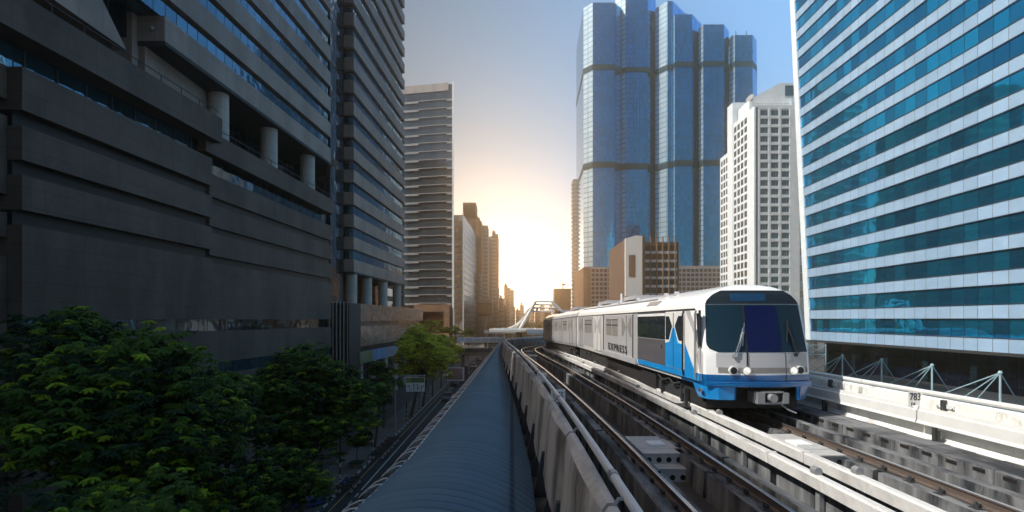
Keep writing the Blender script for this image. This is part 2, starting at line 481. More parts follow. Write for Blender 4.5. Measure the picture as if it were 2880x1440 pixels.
# ------------------------------------------------------------------ the railway path
RL = H(-2.75)
OFF = [(-10,0),(0,0),(8,0),(15,-.13),(22,-.38),(30,-.75),(40,-1.25),(50,-1.6),(60,-1.6),(70,-.7),(80,1.3),(90,4.2),(100,8),(112,13.8),(125,21.5),(140,32)]
DZ = [(-10,0),(0,0),(8,0),(15,0),(22,0),(35,-.02),(45,-.14),(60,-.45),(80,-.9),(100,-1.25),(125,-1.6),(140,-1.8)]
def interp(T, t):
    for i in range(len(T)-1):
        if T[i][0] <= t <= T[i+1][0]: break
    p1, p2 = T[i], T[i+1]
    p0 = T[i-1] if i > 0 else p1; p3 = T[i+2] if i+2 < len(T) else p2
    u = (t-p1[0])/(p2[0]-p1[0])
    m1 = (p2[1]-p0[1])/max(1e-6, (p2[0]-p0[0]))*(p2[0]-p1[0]); m2 = (p3[1]-p1[1])/max(1e-6, (p3[0]-p1[0]))*(p2[0]-p1[0])
    return (2*u**3-3*u*u+1)*p1[1]+(u**3-2*u*u+u)*m1+(-2*u**3+3*u*u)*p2[1]+(u**3-u*u)*m2
X0 = 5.2
def TP(t, a, zr):
    o = interp(OFF, t); d = (interp(OFF, t+.3)-interp(OFF, t-.3))/.6
    L = math.hypot(d, 1); nx, ny = 1/L, -d/L
    return (X0+o+nx*(a-X0), t+ny*(a-X0), RL+interp(DZ, t)+zr)
def path_ring(t, prof): return [TP(t, a, z) for a, z in prof]
def trange(t0, t1, st):
    n = max(1, int(math.ceil((t1-t0)/st))); return [t0+(t1-t0)*i/n for i in range(n+1)]
def tsweep(mb, prof, t0, t1, st=1.5, mi=0, mis=None, sm=False):
    mb.sweep([path_ring(t, prof) for t in trange(t0, t1, st)], mi=mi, mis=mis, sm=sm); return mb
def rect(a0, a1, z0, z1): return [(a0,z0),(a1,z0),(a1,z1),(a0,z1)]

# deck and viaduct
TEND = 122
tag(tsweep(MB(), rect(.9, 9.7, -1.1, -.7), -2, TEND, 2).build('track_bed', M['trackbed']), kind='structure')
vt = thing('viaduct', 'grey concrete viaduct girder and piers carrying the railway above the street', 'viaduct', (5, 5, 0))
tsweep(MB(), [(1.6,-1.11),(9.0,-1.11),(7.3,-2.9),(3.3,-2.9)], -2, TEND, 2).build('girder', M['ledge'], vt)
for t in (12, 40, 68, 96):
    x, y, z = TP(t, 5.2, -2.9)
    MB().cyl((x, y, -.02), (x, y, z+.02), .95, n=20).build('pier', M['ledge'], vt)

def rail_prof(c):
    return [(c-.07,-.17),(c+.07,-.17),(c+.07,-.15),(c+.012,-.13),(c+.012,-.045),(c+.036,-.03),(c+.036,-.004),(c+.026,0),(c-.026,0),(c-.036,-.004),(c-.036,-.03),(c-.012,-.045),(c-.012,-.13),(c-.07,-.15)]
RM = [1,1,1,1,1,1,0,0,0,1,1,1,1,1]
def fastener(t, c):
    m = MB()
    def bx(a0, a1, t0, t1, z0, z1):
        m.hexa([TP(t0,a0,z0),TP(t0,a1,z0),TP(t1,a1,z0),TP(t1,a0,z0),TP(t0,a0,z1),TP(t0,a1,z1),TP(t1,a1,z1),TP(t1,a0,z1)])
    bx(c-.19, c+.19, t-.09, t+.09, -.179, -.168)
    for s in (-1, 1):
        bx(c+s*.075, c+s*.13, t-.05, t+.05, -.17, -.11)
        m.cyl(TP(t, c+s*.12, -.17), TP(t, c+s*.12, -.07), .018, n=6)
        m.cyl(TP(t-.06, c+s*.09, -.10), TP(t+.06, c+s*.13, -.08), .014, n=6)
    return m
def track(c1, c2, label, kerbs):
    t = thing('railway_track', label, 'railway track', TP(8, (c1+c2)/2, -.7))
    for c in (c1, c2):
        tsweep(MB(), rail_prof(c), -2, TEND, 1.2, mis=RM).build('rail', [M['railhead'], M['railweb']], t)
        s = -1.6
        while s < TEND-8:
            L = 6.15
            tsweep(MB(), [(c-.30,-.7),(c+.30,-.7),(c+.28,-.18),(c-.28,-.18)], s, s+L, 1.6).build('plinth', M['stained'], t)
            s += L+.16
        s = 5.2
        while s < 5.2+.72*48:
            fastener(s, c).build('rail_clip', M['darkmetal'], t); s += .72
        q = MB()
        while s < 100:
            b = fastener(s, c); q.add(b.v, b.f); s += .72
        tag(q.build('rail_clip', M['darkmetal'], t), kind='stuff')
    for k0, k1, zt, ph in kerbs:
        s = ph
        while s < TEND-8:
            L = 6.2
            tsweep(MB(), [(k0,-.7),(k1,-.7),(k1,zt-.02),(k1-.02,zt),(k0+.02,zt),(k0,zt-.02)], s, s+L, 1.6).build('guard_kerb', M['stained'], t)
            s += L+.12
    return t
track(2.63, 4.03, 'empty left railway track between the curved concrete barrier and the power rails', [(1.85, 2.03, .38, 1.6-2.0), (4.33, 4.5, -.06, -1.0)])
track(5.93, 7.33, 'right railway track that the white and blue train stands on', [(7.62, 7.8, .08, .3)])

def power_rail(c, label, zt=.25):
    t = thing('power_rail', label, 'power rail', TP(8, c, -.7))
    s = 1.0; L = 4.85
    while s < TEND-6:
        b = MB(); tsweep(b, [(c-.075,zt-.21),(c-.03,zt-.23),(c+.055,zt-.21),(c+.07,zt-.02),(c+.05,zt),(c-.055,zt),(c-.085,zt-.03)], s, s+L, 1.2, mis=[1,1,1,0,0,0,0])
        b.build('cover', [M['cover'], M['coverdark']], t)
        r = MB(); tsweep(r, [(c-.095,zt-.2),(c+.09,zt-.2),(c+.085,zt+.008),(c-.095,zt+.008)], s-.045, s+.03, .1); r.build('joint_strap', M['cover'], t)
        s += L+.02
    s = 3.4; k = 0
    while s < 90:
        b = MB()
        b.hexa([TP(s-.06,c+.02,-.7),TP(s-.06,c+.10,-.7),TP(s+.06,c+.10,-.7),TP(s+.06,c+.02,-.7),TP(s-.06,c+.02,zt-.2),TP(s-.06,c+.10,zt-.2),TP(s+.06,c+.10,zt-.2),TP(s+.06,c+.02,zt-.2)])
        if k % 2 == 0:
            b.cyl(TP(s-.07, c-.0, zt+.05), TP(s+.07, c-.0, zt+.05), .07, n=10)
        b.build('support_post', M['greymetal'], t); s += 2.9; k += 1
    s = 1.0
    while s < TEND-8:
        tsweep(MB(), [(c+.12,-.7),(c+.30,-.7),(c+.29,-.02),(c+.13,-.02)], s, s+3.1, 1.6).build('plinth', M['stained'], t); s += 3.35
    return t
power_rail(4.93, 'left one of the two pale covered power rails running between the tracks')
power_rail(5.60, 'right one of the two pale covered power rails, the one beside the train')

for a_, r_, lb_ in ((4.62, .035, 'black cable lying along the trough left of the power rails'), (5.27, .03, 'black cable lying between the two power rails'), (8.18, .04, 'black cable lying at the foot of the trough blocks')):
    rc = random.Random(int(a_*100))
    o = MB().tube([TP(t, a_+rc.uniform(-.03, .03), -.7+r_) for t in trange(0, 100, 1.3)], r_, 6).build('cable', M['black']); tag(o, lb_, 'cable')
# cable boxes between the rails
def cable_box(t, c, label, step=True, top=-.18, L=1.8):
    o = thing('cable_box', label, 'cable box', TP(t, c, -.7), 'cable boxes between the rails')
    W = .47
    def bx(m, a0, a1, t0, t1, z0, z1, mi=0):
        m.hexa([TP(t0,a0,z0),TP(t0,a1,z0),TP(t1,a1,z0),TP(t1,a0,z0),TP(t0,a0,z1),TP(t0,a1,z1),TP(t1,a1,z1),TP(t1,a0,z1)], mi)
    m = MB(); bx(m, c-W+.02, c+W-.02, t+.01, t+.6, -.70, top-.03)
    bx(m, c-W+.02, c-W+.1, t+.6, t+L, -.70, top-.03); bx(m, c+W-.1, c+W-.02, t+.6, t+L, -.7, top-.03)
    m.build('body', M['boxmetal'], o)
    m = MB(); bx(m, c-W, c+W, t-.02, t+L*.24, top-.025, top); bx(m, c-W, c+W, t+L*.25, t+L*.82, top-.025, top+.003); bx(m, c-W, c+W, t+L*.83, t+L, top-.025, top)
    m.build('lid', M['boxmetal'], o)
    m = MB(); bx(m, c-.13, c+.24, t+L*.38, t+L*.62, top+.004, top+.04)
    p = m.build('marker_plate', M['signwhite'], o)
    def holes(y, z):
        for k in range(4):
            a = c-.33+.22*k
            h = MB(); h.cyl(TP(y, a, z), TP(y-.008, a, z), .058, n=16); h.build('cable_hole', M['hole'], o)
    holes(t+.008, top-.15)
    if step:
        m = MB(); bx(m, c-W+.12, c+W+.1, t-.42, t-.005, -.7, top-.25); bx(m, c-W+.1, c+W+.12, t-.44, t-.005, top-.249, top-.23)
        m.build('lower_step', M['boxmetal'], o)
        for k in range(3):
            a = c-.16+.22*k
            h = MB(); h.cyl(TP(t-.415, a, -.60), TP(t-.43, a, -.60), .058, n=16); h.build('cable_hole', M['hole'], o)
    return o
cable_box(12.5, 3.4, 'grey steel cable box with round holes and a lower step, nearest on the left track')
cable_box(11.9, 6.6, 'grey steel cable box in front of the train on the right track', step=False, top=-.1, L=2.2)
cable_box(49, 3.35, 'small distant cable box on the left track, nearer of the two before the bend', step=False)
cable_box(60, 3.35, 'small distant cable box on the left track, farthest one at the bend', step=False)

# ---------------------------------------------- left barrier
lb = thing('viaduct_barrier', 'weathered curved concrete panel barrier with grey handrail left of the tracks', 'barrier', TP(5, .8, -.9))
PL = 3.3; s = -1.1; pi = 0
jt = [1.95, 5.22, 8.62, 11.9, 15.1]
edges = [-1.3]+jt
while edges[-1] < 118: edges.append(edges[-1]+3.3)
panel_prof = [(1.0,.90),(.985,.99),(.94,1.05),(.87,1.05),(.82,.98),(.79,.80),(.775,.45),(.735,.05),(.715,-.30),(.70,-.42),(.78,-.42),(.80,-.25),(.83,.1),(.87,.5),(.92,.85)]
for i in range(len(edges)-1):
    a, b = edges[i]+.045, edges[i+1]-.045
    m = MB()
    ts = trange(a, b, .55); n = len(ts)-1
    secs = []
    for k, t in enumerate(ts):
        u = k/n; bul = .05*math.sin(math.pi*u)       # panels are dished
        secs.append(path_ring(t, [(x-bul if 3 < j < 10 else x, z) for j, (x, z) in enumerate(panel_prof)]))
    m.sweep(secs, sm=True)
    m.build('barrier_panel', M['panelconc'], lb)
    # bracket under each joint
    t = edges[i+1]
    if t < 100:
        m = MB(); w2 = .07
        P4 = [(.50,-.93),(.80,-.93),(.80,.0),(.68,.0)]
        m.hexa([TP(t-w2,P4[0][0],P4[0][1]),TP(t-w2,P4[1][0],P4[1][1]),TP(t+w2,P4[1][0],P4[1][1]),TP(t+w2,P4[0][0],P4[0][1]),
                TP(t-w2,P4[3][0],P4[3][1]),TP(t-w2,P4[2][0],P4[2][1]),TP(t+w2,P4[2][0],P4[2][1]),TP(t+w2,P4[3][0],P4[3][1])])
        m.build('bracket', M['darkmetal'], lb)
        t = edges[i]+1.65
        m = MB()
        m.hexa([TP(t-w2,.52,-.93),TP(t-w2,.80,-.93),TP(t+w2,.80,-.93),TP(t+w2,.52,-.93),TP(t-w2,.66,-.44),TP(t-w2,.80,-.44),TP(t+w2,.80,-.44),TP(t+w2,.66,-.44)])
        m.build('bracket', M['darkmetal'], lb)
    if t < 60:
        m = MB(); tt = edges[i+1]
        m.tube([TP(tt, .9, 1.0), TP(tt, .97, 1.1), TP(tt, 1.06, 1.1), TP(tt, 1.12, .95)], .022, 6)
        m.build('rail_bracket', M['greymetal'], lb)
tsweep(MB(), [(.9,-.7),(1.1,-.7),(1.1,.6),(1.0,.9),(.93,.84),(.86,.1)], -1, 118, 1.5).build('wall', M['stained'], lb)
e = 0
while e < 110:
    MB().tube([TP(t, 1.06, 1.10) for t in trange(e, e+5.98, 1.2)], .048, 10).build('handrail', M['steelpaint'], lb)
    MB().cyl(TP(e-.07, 1.06, 1.10), TP(e+.07, 1.06, 1.10), .06, n=10).build('pipe_collar', M['greymetal'], lb)
    e += 6
m = MB(); tsweep(m, [(.46,-1.15),(.92,-1.15),(.92,-.93),(.50,-.93),(.46,-.90)], -1, 112, 1.5)
m.build('ledge', M['ledge'], lb)

# signs on the barrier, facing along the line
def text_obj(body, size, loc, mat, parent=None, rotz=0, ext=.002, sx=1.0, name='lettering', rx=90, space=1.0):
    c = bpy.data.curves.new(name, 'FONT'); c.body = body; c.size = size; c.extrude = ext
    c.align_x = 'CENTER'; c.align_y = 'CENTER'; c.resolution_u = 3; c.space_character = space; c.offset = size*.012
    o = bpy.data.objects.new('tmp', c); COL.objects.link(o)
    bpy.context.view_layer.update()
    dg = bpy.context.evaluated_depsgraph_get()
    me = bpy.data.meshes.new_from_object(o.evaluated_get(dg))
    bpy.data.objects.remove(o)
    me.transform(Matrix.Diagonal((sx, 1, 1, 1)))
    me.transform(Matrix.Rotation(R(rx), 4, 'X')); me.transform(Matrix.Rotation(rotz, 4, 'Z'))
    me.materials.clear(); me.materials.append(mat)
    me.name = name
    ob = bpy.data.objects.new(name, me); COL.objects.link(ob)
    off = root_loc(parent) if parent else Vector((0,0,0))
    ob.location = Vector(loc)-off
    if parent: ob.parent = parent
    return ob
def plate(px, py, pz, wd, hg, lines, label, group=None):
    o = thing('marker_sign', label, 'sign', (px, py, pz-hg/2), group)
    MB().box(px-wd/2, px+wd/2, py, py+.012, pz-hg/2, pz+hg/2).build('plate', M['signwhite'], o)
    m = MB(); m.box(px-.03, px+.03, py+.013, py+.05, pz-hg/2-.15, pz+hg/2-.03); m.build('bracket', M['greymetal'], o)
    for s, sz, dx, dz, sx in lines:
        text_obj(s, sz, (px+dx, py-.003, pz+dz), M['signblack'], o, sx=sx)
    return o
p = TP(14.2, 1.25, .86)
plate(p[0], p[1], p[2], .36, .31, [('1035', .22, 0, .0, .62)], 'white plate with the number 1035 behind the left handrail')
p = TP(18.8, 1.22, .83)
plate(p[0], p[1], p[2]+.02, .30, .27, [('11', .20, .06, 0, .7)], 'white plate with the number 11 behind the left handrail, farther one')

# ---------------------------------------------- right barrier
rb = thing('viaduct_barrier', 'sunlit cream concrete barrier wall with white pipe and cable tray right of the tracks', 'barrier', TP(10, 9.4, -.7))
s = -1.0; L = 8.3
while s < 118:
    tsweep(MB(), [(9.16,-.7),(9.66,-.7),(9.66,1.02),(9.40,1.02),(9.36,.98),(9.36,.20),(9.30,.13),(9.2,.10)], s, s+L, 1.5).build('wall_panel', M['cream'], rb)
    s += L+.035
e = -1
while e < 110:
    MB().tube([TP(t, 9.46, 1.10) for t in trange(e, e+7.98, 1.3)], .055, 10).build('handrail', M['steelpaint'], rb); e += 8
e = 4.0
tr = []
s = .7; 
while s < 110:
    tsweep(MB(), [(9.12,.44),(9.22,.40),(9.26,.42),(9.26,.80),(9.20,.80),(9.19,.73),(9.16,.71),(9.15,.5)], s, s+5.96, 1.5).build('cable_tray', M['steelpaint'], rb); s += 6.0
for t in (4.0, 8.0, 12.1, 16.2, 20.3, 24.4, 28.5, 33, 37, 41):
    m = MB(); wd = .045
    def bx(m, a0, a1, t0, t1, z0, z1): m.hexa([TP(t0,a0,z0),TP(t0,a1,z0),TP(t1,a1,z0),TP(t1,a0,z0),TP(t0,a0,z1),TP(t0,a1,z1),TP(t1,a1,z1),TP(t1,a0,z1)])
    bx(m, 9.08, 9.14, t-wd, t+wd, -.12, .43); bx(m, 9.265, 9.35, t-wd, t+wd, .43, 1.02); bx(m, 9.14, 9.16, t-.1, t+.1, -.1, .38)
    m.build('tray_post', M['darkmetal'], rb)
    m = MB(); bx(m, 9.33, 9.358, t-.24, t+.24, .84, .93); m.cyl(TP(t-.2, 9.33, .885), TP(t-.2, 9.30, .885), .03, n=8); m.cyl(TP(t+.2, 9.33, .885), TP(t+.2, 9.30, .885), .03, n=8)
    m.build('wall_clamp', M['steelpaint'], rb)
p = TP(12.85, 9.26, .90)
plate(p[0], p[1], p[2]+.03, .33, .34, [('783', .235, -.01, .05, .72), ('F4', .115, -.06, -.115, .9)], 'small white plate reading 783 F4 on the sunlit right wall')

# concrete cable trough blocks
def ordinal(n):
    one = ['', 'first', 'second', 'third', 'fourth', 'fifth', 'sixth', 'seventh', 'eighth', 'ninth', 'tenth', 'eleventh', 'twelfth', 'thirteenth', 'fourteenth', 'fifteenth', 'sixteenth', 'seventeenth', 'eighteenth', 'nineteenth']
    tens = {2: ('twenty', 'twentieth'), 3: ('thirty', 'thirtieth'), 4: ('forty', 'fortieth'), 5: ('fifty', 'fiftieth')}
    if n < 20: return one[n]
    a, b = divmod(n, 10)
    return tens[a][1] if b == 0 else tens[a][0]+'-'+one[b]
s = 3.0; k = 0; first = True
while s < 36:
    t = (s+.31)
    o = MB(); z = .13+.006*((k*7) % 3)
    o.sweep([path_ring(q, [(8.38,-.7),(9.13,-.7),(9.13,z),(8.40,z),(8.38,z-.02)]) for q in (s+.008, s+.612)])
    # dark lifting slot below the lid edge
    ob = o.build('trough_block', M['stained'])
    tag(ob, 'weathered concrete trough block, '+ordinal(k+1)+' from the near end of the row by the right wall', 'trough block', 'cable trough blocks along the right wall')
    m = MB(); m.sweep([path_ring(q, [(8.372,z-.12),(8.379,z-.12),(8.379,z-.05),(8.372,z-.05)]) for q in (s+.18, s+.44)])
    m.build('lid_slot', M['hole'], ob)
    s += .62; k += 1
tag(tsweep(MB(), [(8.38,-.7),(9.13,-.7),(9.13,.13),(8.38,.13)], s, 115, 1.5).build('cable_duct', M['stained']), 'long run of concrete duct continuing behind the train along the right wall', 'cable duct')

# ---------------------------------------------- skywalk canopy left of the barrier
CL = [(-5,-2.62),(5,-2.52),(8.9,-2.47),(12.3,-2.2),(20,-2.07),(26,-1.98),(47,-1.74),(77,-1.35),(90,-1.2)]
CR = [(-5,.42),(5,.42),(13,.42),(22,.15),(30,-.15),(47,-.70),(60,-1.0),(77,-1.05),(90,-1.1)]
def lin(T, t):
    for i in range(len(T)-1):
        if t <= T[i+1][0]:
            a, b = T[i], T[i+1]; u = (t-a[0])/(b[0]-a[0]); return a[1]+(b[1]-a[1])*u
    return T[-1][1]
cn = thing('skywalk_canopy', 'long blue arched corrugated roof running beside the viaduct barrier', 'canopy roof', (-1, 5, H(-4)))
m = MB(); secs = []
per = .32; t = 2.72; K = 12
rows = []
while t < 84:
    for ph in range(6):
        tt = t+per*ph/6
        dz = .038*math.cos(2*math.pi*ph/6)
        xl, xr = lin(CL, tt), lin(CR, tt); r_ = []
        for i in range(K+1):
            u = i/K; x = xl+(xr-xl)*u
            z = -3.08+.40*(1-(2*(u-.46)/1.05)**2)-.25*u*u-.02+dz
            r_.append((x, tt, H(z)))
        rows.append(r_)
    t += per
m.sweep(rows, closed=False, caps=False, sm=True)
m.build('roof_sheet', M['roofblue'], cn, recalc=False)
m = MB()
m.sweep([[ (lin(CL,t)-.10,t,H(-3.2)), (lin(CL,t)+.04,t,H(-3.2)), (lin(CL,t)+.04,t,H(-3.04)), (lin(CL,t)+.01,t,H(-3.03)), (lin(CL,t)-.02,t,H(-3.12)), (lin(CL,t)-.10,t,H(-3.08))] for t in trange(2, 84, 1.5)])
m.build('gutter', M['ribwhite'], cn)
m = MB()
def skirt(t, u, d=0):
    return (lin(CL,t)-.10-.62*math.sin(u*1.25)/math.sin(1.25), t, H(-3.15-.52*(1-math.cos(u*1.25))/(1-math.cos(1.25))+d))
m.sweep([[skirt(t, u/4) for u in range(5)] for t in trange(2, 84, 2)], closed=False, caps=False)
m.build('glazed_skirt', M['skirtglass'], cn, recalc=False)
t = 4.4; kk = 0
while t < 84:
    MB().tube([skirt(t, u/5, .02) for u in range(6)], .014, 5).build('skirt_rib', M['ribwhite'], cn)
    t += (.95, .42)[kk % 2] if t < 40 else 1.4; kk += 1
MB().sweep([[(lin(CL,t)-.4,t,H(-6.5)),(lin(CR,t)-.05,t,H(-6.5)),(lin(CR,t)-.05,t,H(-6.2)),(lin(CL,t)-.4,t,H(-6.2))] for t in trange(0, 84, 3)]).build('walkway_deck', M['ledge'], cn)
for t in trange(4, 80, 6):
    MB().cyl((lin(CL,t)+.05, t, H(-6.2)), (lin(CL,t)+.05, t, H(-3.22)), .07, n=8).build('post', M['greymetal'], cn)
    MB().cyl((lin(CR,t)-.12, t, H(-6.2)), (lin(CR,t)-.12, t, H(-3.4)), .07, n=8).build('post', M['greymetal'], cn)

# ------------------------------------------------------------------ left stone building
def FX(y): return -27+.055*(y-85)
def fb(m, y0, y1, d0, d1, h0, h1, mi=0):
    """box along the left facade line, d = distance out from it towards the street"""
    m.hexa([(FX(y0)+d0,y0,H(h0)),(FX(y0)+d1,y0,H(h0)),(FX(y1)+d1,y1,H(h0)),(FX(y1)+d0,y1,H(h0)),
            (FX(y0)+d0,y0,H(h1)),(FX(y0)+d1,y0,H(h1)),(FX(y1)+d1,y1,H(h1)),(FX(y1)+d0,y1,H(h1))], mi)
    return m
ob1 = thing('office_building', 'dark stone office block with banded podium wall and round columns filling the left edge', 'building', (-30, 60, 0))
def part(name, mat, *bx):
    m = MB()
    for b in bx: fb(m, *b)
    return m.build(name, mat, ob1)
# podium, right-hand section (Y 54-85)
S = M['stone']
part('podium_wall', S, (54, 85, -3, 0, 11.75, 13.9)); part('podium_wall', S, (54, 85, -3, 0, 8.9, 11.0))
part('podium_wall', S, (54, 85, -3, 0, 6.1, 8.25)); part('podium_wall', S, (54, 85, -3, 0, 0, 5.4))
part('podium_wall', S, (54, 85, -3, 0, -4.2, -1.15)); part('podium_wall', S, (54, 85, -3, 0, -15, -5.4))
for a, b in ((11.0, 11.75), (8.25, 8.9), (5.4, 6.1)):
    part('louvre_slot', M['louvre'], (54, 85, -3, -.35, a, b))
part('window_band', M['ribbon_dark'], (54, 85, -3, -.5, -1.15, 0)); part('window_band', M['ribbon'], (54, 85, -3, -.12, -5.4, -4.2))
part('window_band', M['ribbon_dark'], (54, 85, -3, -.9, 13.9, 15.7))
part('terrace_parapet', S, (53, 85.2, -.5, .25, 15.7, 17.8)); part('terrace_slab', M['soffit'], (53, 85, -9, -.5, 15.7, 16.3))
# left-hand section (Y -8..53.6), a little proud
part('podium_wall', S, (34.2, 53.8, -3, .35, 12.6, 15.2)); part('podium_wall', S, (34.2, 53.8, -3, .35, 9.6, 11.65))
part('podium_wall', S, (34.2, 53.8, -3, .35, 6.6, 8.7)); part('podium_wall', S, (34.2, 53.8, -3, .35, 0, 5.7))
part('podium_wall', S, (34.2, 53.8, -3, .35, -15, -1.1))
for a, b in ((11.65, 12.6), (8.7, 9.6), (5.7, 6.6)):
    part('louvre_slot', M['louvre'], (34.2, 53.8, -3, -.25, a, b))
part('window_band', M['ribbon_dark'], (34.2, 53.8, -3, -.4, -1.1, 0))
part('window_band', M['ribbon'], (20, 53.6, -3, -.7, 15.2, 16.9))
for k in range(14):
    y = 21+k*2.4; part('mullion', M['darkmetal'], (y, y+.1, -.7, -.62, 15.2, 16.9))
part('terrace_parapet', S, (20, 54, -.5, 1.2, 16.7, 19.0)); part('terrace_slab', M['soffit'], (20, 54, -9, -.5, 16.7, 17.3))
# nearest section, stepped back, runs out of the picture behind the camera
for a, b in ((-15, 3.8), (4.9, 6.4), (7.5, 12.2), (13.2, 15.2)):
    part('podium_wall', S, (-12, 34.15, -3.5, -.5, a, b))
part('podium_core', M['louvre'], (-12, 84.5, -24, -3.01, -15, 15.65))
part('upper_shade_block', S, (-12, 19.9, -20, -1.2, 15.25, 38.5)); part('upper_shade_block', S, (19.95, 46.5, -20, -9.2, 15.7, 45))  # upper masses added, heights set to throw shade on canopy and left track
m = MB()
for y in trange(33, 84, 2.6): m.cyl((FX(y)+(.95 if y < 54 else .05), y, H(19.0 if y < 54 else 17.8)), (FX(y)+(.95 if y < 54 else .05), y, H(19.65 if y < 54 else 18.45)), .035, n=6)
for (ya, yb, d, h) in ((33, 54, .95, 19.65), (54.3, 84.5, .05, 18.45)):
    m.cyl((FX(ya)+d, ya, H(h)), (FX(yb)+d, yb, H(h)), .04, n=6)
m.build('railing', M['black'], ob1)
# tower body over the podium
TY0, TY1 = 47.6, 84.8
for n in range(16):
    h = 23.3+3.78*n
    m = MB(); fb(m, TY0 if n == 0 else TY0-3.5, TY1, -2.6, 0, h, h+2.1)
    m.build('spandrel', M['spandrel'], ob1)
    if n < 14:
        m = MB(); fb(m, TY0-3.4, TY1-.3, -2.7, -.35, h+2.1, h+3.4); m.build('ribbon_window', M['ribbon'], ob1)
        m = MB(); fb(m, TY0-3.4, TY1-.1, -2.7, -.6, h+3.4, h+3.775); m.build('shade_strip', M['soffit'], ob1)
part('tower_core', M['ribbon_dark'], (TY0-3, TY1-1, -30, -2.75, 23.3, 84))
part('soffit', M['soffit'], (TY0+.1, TY1, -12, -.02, 23.0, 23.28))
part('lobby_glass', M['ribbon_dark'], (52, 84, -12, -5.2, 17.3, 23.0))
for y in (58.3, 69.0, 80.3):
    x = FX(y)-1.6
    MB().cyl((x, y, H(16)), (x, y, H(23.0)), .98, n=28).build('column', M['column'], ob1)
# panelled service core and the slanted hanging block at the top left
m = MB(); m.box(-42, -30.9, 47.9, 58, H(16.4), H(60)); m.build('service_core', M['spandrel'], ob1)
m = MB(); m.box(-33.2, -31.4, 47.0, 47.85, H(17), H(60)); m.build('core_pier', M['spandrel'], ob1)
m = MB(); m.prism([(-37.5, 22, H(20.8)), (-37.5, 44, H(20.8)), (-37.5, 37.8, H(26.6)), (-37.5, 37.8, H(31.9)), (-37.5, 22, H(31.9))], (7.7, 0, 0))
m.build('hanging_block', M['spandrel'], ob1)
MB().add([Vector((FX(47.6)-1, 47.5, H(24.3)))+Vector((math.cos(a)*math.sin(b)*.2, math.sin(a)*math.sin(b)*.2, math.cos(b)*.2)) for b in (0.01, .8, 1.57, 2.3, 3.13) for a in [i*math.pi/4 for i in range(8)]],
   [(r*8+i, r*8+(i+1) % 8, (r+1)*8+(i+1) % 8, (r+1)*8+i) for r in range(4) for i in range(8)], 0, True).build('ball_lamp', M['greymetal'], ob1)

# second tower
ob2 = thing('office_building', 'pale grey office tower with stacked projecting spandrels above round columns, second from the left', 'building', (-27, 110, 0))
def GX(y): return -26.8+.0465*(y-96.4)
def gb(m, y0, y1, d0, d1, h0, h1, mi=0):
    m.hexa([(GX(y0)+d0,y0,H(h0)),(GX(y0)+d1,y0,H(h0)),(GX(y1)+d1,y1,H(h0)),(GX(y1)+d0,y1,H(h0)),
            (GX(y0)+d0,y0,H(h1)),(GX(y0)+d1,y0,H(h1)),(GX(y1)+d1,y1,H(h1)),(GX(y1)+d0,y1,H(h1))], mi)
    return m
for n in range(20):
    h = 8.1+3.8*n
    gb(MB(), 96.4, 133, -1.7, 0, h, h+2.1).build('spandrel', M['spandrel'], ob2)
    if n < 25:
        gb(MB(), 97.2, 132.4, -1.75, -.4, h+2.1, h+3.78).build('ribbon_window', M['ribbon'], ob2)
        gb(MB(), 98.2, 133, -8, -1.76, h-.02, h+2.12).build('inner_spandrel', M['stone'], ob2)
gb(MB(), 98.6, 131.5, -24, -1.9, 8, 84.5).build('tower_core', M['ribbon_dark'], ob2)
gb(MB(), 96.6, 132.8, -12, -.05, 7.8, 8.08).build('soffit', M['soffit'], ob2)
for y in (98.5, 107.3, 118.4, 130):
    x = GX(y)-1.1
    MB().cyl((x, y, H(2.4)), (x, y, H(7.8)), .95, n=24).build('column', M['column'], ob2)
    MB().box(x-3.6, x-2.4, y-.7, y+.7, H(2.4), H(7.8)).build('pier', M['stone'], ob2)
gb(MB(), 99, 132, -12, -5.5, 2.6, 7.8).build('lobby_glass', M['winrust'], ob2)
gb(MB(), 94.5, 146, -12, 1.6, -.3, 2.6).build('podium_wall', M['marble'], ob2)
gb(MB(), 94.6, 145.5, -12, 1.2, -1.15, -.31).build('window_band', M['ribbon_dark'], ob2)
gb(MB(), 94.5, 146, -12, 1.6, -4.6, -1.16).build('podium_wall', M['marble'], ob2)
gb(MB(), 94.6, 146, -12, .6, -6.0, -4.61).build('podium_recess', M['soffit'], ob2)
gb(MB(), 96, 144, -12, -2.4, -15, -6.01).build('shopfront_glass', M['ribbon_dark'], ob2)
for y in (97, 105, 113, 121, 129):
    MB().cyl((GX(y)+.6, y, 0), (GX(y)+.6, y, H(-6.0)), .75, n=20).build('street_column', M['column'], ob2)
sg = MB(); cols = []
ms = [plain('band_sage', (.13,.19,.12), .5), plain('band_green', (.05,.19,.04), .5), plain('band_sky_blue', (.06,.20,.42), .5), plain('band_pale_blue', (.2,.34,.5), .5), plain('band_grey_blue', (.15,.19,.25), .5)]
ya = 92.5
for wd, mi in ((5.0,0),(1.9,1),(4,2),(.6,3),(4.2,2),(5.5,4),(4,2),(7,4)):
    gb(sg, ya, ya+wd-.02, 1.7, 2.3, -7.3, -5.4, mi); ya += wd
sgo = sg.build('shop_fascia', ms)
tag(sgo, 'green and blue striped fascia band over the shopfronts of the second tower', 'sign band')
